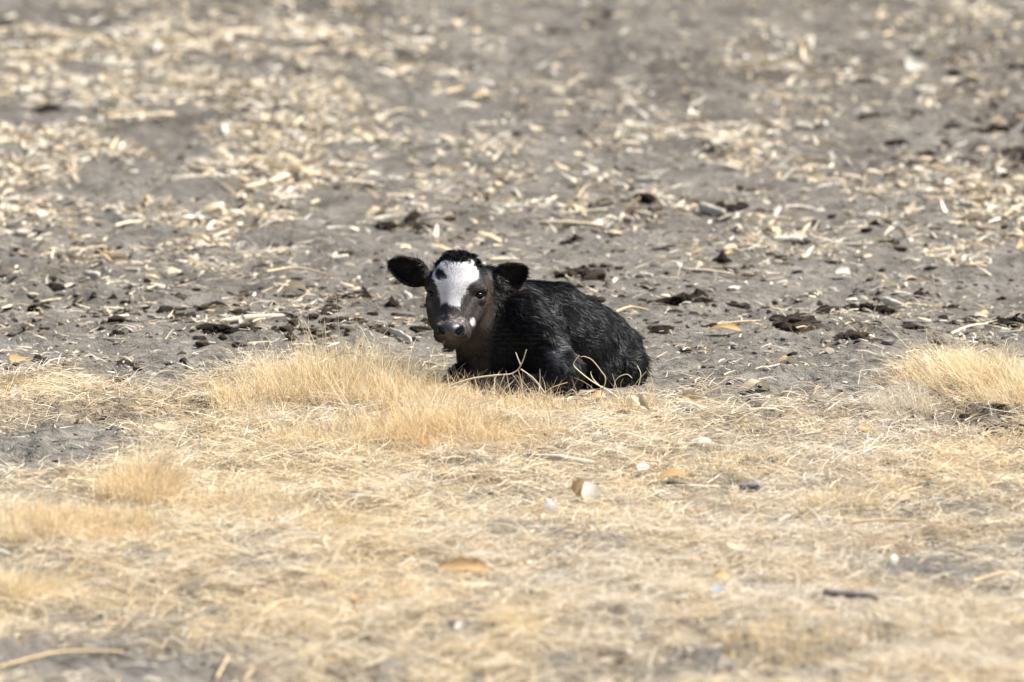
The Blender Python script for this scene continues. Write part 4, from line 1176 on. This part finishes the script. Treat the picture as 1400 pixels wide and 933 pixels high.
def fur(name, n, weight, Lf, width, lift, wav, clump, K=3, label=None, colf=1.0, curl=0.0):
    R0, Nn = roots(n, weight)
    d, head, ears = flow(R0)
    q = R0
    fl = np.stack([noise(q[:, 0] / 22, q[:, 1] / 22, q[:, 2] / 22 + s * 40, seed=80 + s) for s in range(3)], 1)
    f2 = np.stack([noise(q[:, 0] / 7, q[:, 1] / 7, q[:, 2] / 7 + s * 40, seed=85 + s) for s in range(3)], 1)
    d = d + fl * wav[0] + f2 * wav[1]
    d = d - Nn * (d * Nn).sum(1, keepdims=True); d /= np.linalg.norm(d, axis=1, keepdims=True) + 1e-6
    L = Lf(R0, Nn) * RNG.uniform(.6, 1.15, n)
    # locks: neighbours lean towards shared centres
    cell = clump
    key = np.floor(q / cell).astype(np.int64)
    cen = (key + .5 + .35 * np.stack([_hash(key[:, 0], key[:, 1], key[:, 2], 90 + s) for s in range(3)], 1)) * cell
    pull = cen - q; pull -= Nn * (pull * Nn).sum(1, keepdims=True)
    B = np.cross(Nn, d)
    ph = 3.1 * _hash(key[:, 0], key[:, 1], key[:, 2], 95)
    lk = _hash(key[:, 0], key[:, 1], key[:, 2], 97)
    L = L * (1 + .25 * lk)
    Pt = np.zeros((n, K + 1, 3)); Pt[:, 0] = R0 - Nn * .4
    for i in range(1, K + 1):
        t = i / K
        Pt[:, i] = R0 + (d * (t * (1 - lift * .3)) [..., ] if False else d * t) * L[:, None] + Nn * (lift * L * (t - .45 * t * t))[:, None] + pull * (.8 * t) \
            + B * (curl * L * np.sin(ph + 4.5 * t) * t)[:, None] + Nn * (curl * .6 * L * np.cos(ph + 4.5 * t) * t)[:, None] * (curl > .3)
    wdir = B + Nn * (.5 * RNG.normal(size=n))[:, None]; wdir /= np.linalg.norm(wdir, axis=1, keepdims=True)
    wd = width * RNG.uniform(.6, 1.3, n)
    prof = np.array([1 - .8 * (i / K) ** 1.5 for i in range(K + 1)])[None, :, None]
    Hh = wdir[:, None, :] * prof * wd[:, None, None] * .5
    V = np.stack([Pt - Hh, Pt + Hh], 2).reshape(n, -1, 3)
    base = (np.arange(n) * 2 * (K + 1))[:, None, None]
    qd = np.array([[2 * i, 2 * i + 1, 2 * i + 3, 2 * i + 2] for i in range(K)])[None]
    c = coat(R0, Nn, .7) * RNG.uniform(.75, 1.25, (n, 1)) * colf
    # locks differ a little: some carry rusty or dusty tips
    dust = (RNG.uniform(size=n) < .10)[:, None]
    c = np.where(dust & (c.max(1) < .2)[:, None], c + np.array([.012, .011, .011]), c)
    wh = c.min(1) > .3
    c[wh] = np.array([.63, .61, .61]) * RNG.uniform(.93, 1.07, (wh.sum(), 1))
    if name == 'topknot': c = np.minimum(c, .012)
    c = np.clip(c, .0025, .86)
    o = link(name, mesh_np(name, to_world(V.reshape(-1, 3)) - OFF, (base + qd).reshape(-1, 4), np.repeat(c[:, None], 2 * (K + 1), 1).reshape(-1, 3)), calf, M_FUR)
    return o
tx, ty, tz = 700 + tc_[:, 0], 530 - tc_[:, 1], tc_[:, 2]
tN = tn / (np.linalg.norm(tn, axis=1, keepdims=True) + 1e-9)
if (tN * N[Ft[:, 0]]).sum() < 0: tN = -tN
t_nose = nose_mask(tc_) | ((np.abs((tx - 618) / 20) ** 2 + np.abs((ty - 456) / 13) ** 2 < 1) & (tz > 112))
t_eye = (np.minimum((tx - 589) ** 2 / 60 + (ty - 403) ** 2 / 45, (tx - 656.5) ** 2 / 70 + (ty - 403.5) ** 2 / 40) < 1) & (tz > 75)
_, t_head, t_ear = flow(tc_)
vis = smooth(-.6, 0, tN[:, 2]) * .9 + .1
def short(P_, N_):
    x = 700 + P_[:, 0]; y = 530 - P_[:, 1]
    L = np.full(len(x), 3.6)
    L = L + 5.0 * smooth(366, 350, y) * (1 - inpoly(x, y, BLAZE)) + .8 * inpoly(x, y, BLAZE)
    L = L + 1.3 * smooth(466, 476, y) - 1.2 * ((x - 618) ** 2 + (y - 440) ** 2 < 350)
    return L
fur('face_fur', 42000, vis * t_head * ~t_nose * ~t_eye * ~t_ear, short, .38, .11, (.12, .10), 2.4, K=2, curl=.03)
fur('ear_fur', 9000, vis * t_ear * (tx < 728), lambda P_, N_: np.full(len(P_), 4.6) + 2.0 * (N_[:, 2] > .3), .55, .35, (.25, .35), 3.0, K=2)
def longl(P_, N_):
    x = 700 + P_[:, 0]; y = 530 - P_[:, 1]
    return 8.0 + 3.5 * smooth(-.2, .6, N_[:, 1]) + 2.0 * noise(x / 15, y / 15, seed=99) + 3 * np.exp(-((x - 762) / 18) ** 2 - ((y - 484) / 18) ** 2)
body_w = vis * ~t_head * ~t_ear * ~t_eye * ~t_nose * (tz + ty * 0 > -170)
fur('coat', 95000, body_w, longl, .50, .27, (.8, .5), 6.0, K=2, curl=.16)
# curly topknot between the ears
t_top = np.exp(-((tx - 632) / 30) ** 2 - ((ty - 352) / 9) ** 2) * (tz > 20) * (tN[:, 1] > .15) * (1 - .95 * inpoly(tx, ty, BLAZE))
fur('topknot', 7500, t_top, lambda P_, N_: np.full(len(P_), 9.5), .9, .8, (.9, 1.0), 4.5, K=4, curl=.45)

# eyelashes and whiskers
def hairs(name, items, wid):
    VV, FF, o_ = [], [], 0
    for pts in items:
        pts = np.array(pts, float); K = len(pts) - 1
        for i, p in enumerate(pts):
            h = wid * (1 - .8 * i / K)
            VV += [p - (0, h, 0), p + (0, h, 0)]
        FF += [[o_ + 2 * i, o_ + 2 * i + 1, o_ + 2 * i + 3, o_ + 2 * i + 2] for i in range(K)]; o_ += 2 * (K + 1)
    VV = np.array(VV)
    return link(name, mesh_np(name, to_world(VV) - OFF, np.array(FF), np.full((len(VV), 3), .015)), calf, M_FUR)
for s in (-1, 1):
    it = []
    for j in range(14):
        t = j / 13
        p = hd(s * (28 + 9 * t), 6 - 2.5 * t * t, -9 - 9 * t)
        dlt = np.array([s * (2 + 7 * t), -1 - 1.2 * t, 4 - 3 * t])
        it.append([p, p + dlt * .5 + (0, .4, 0), p + dlt])
    hairs('eyelashes', it, .35)
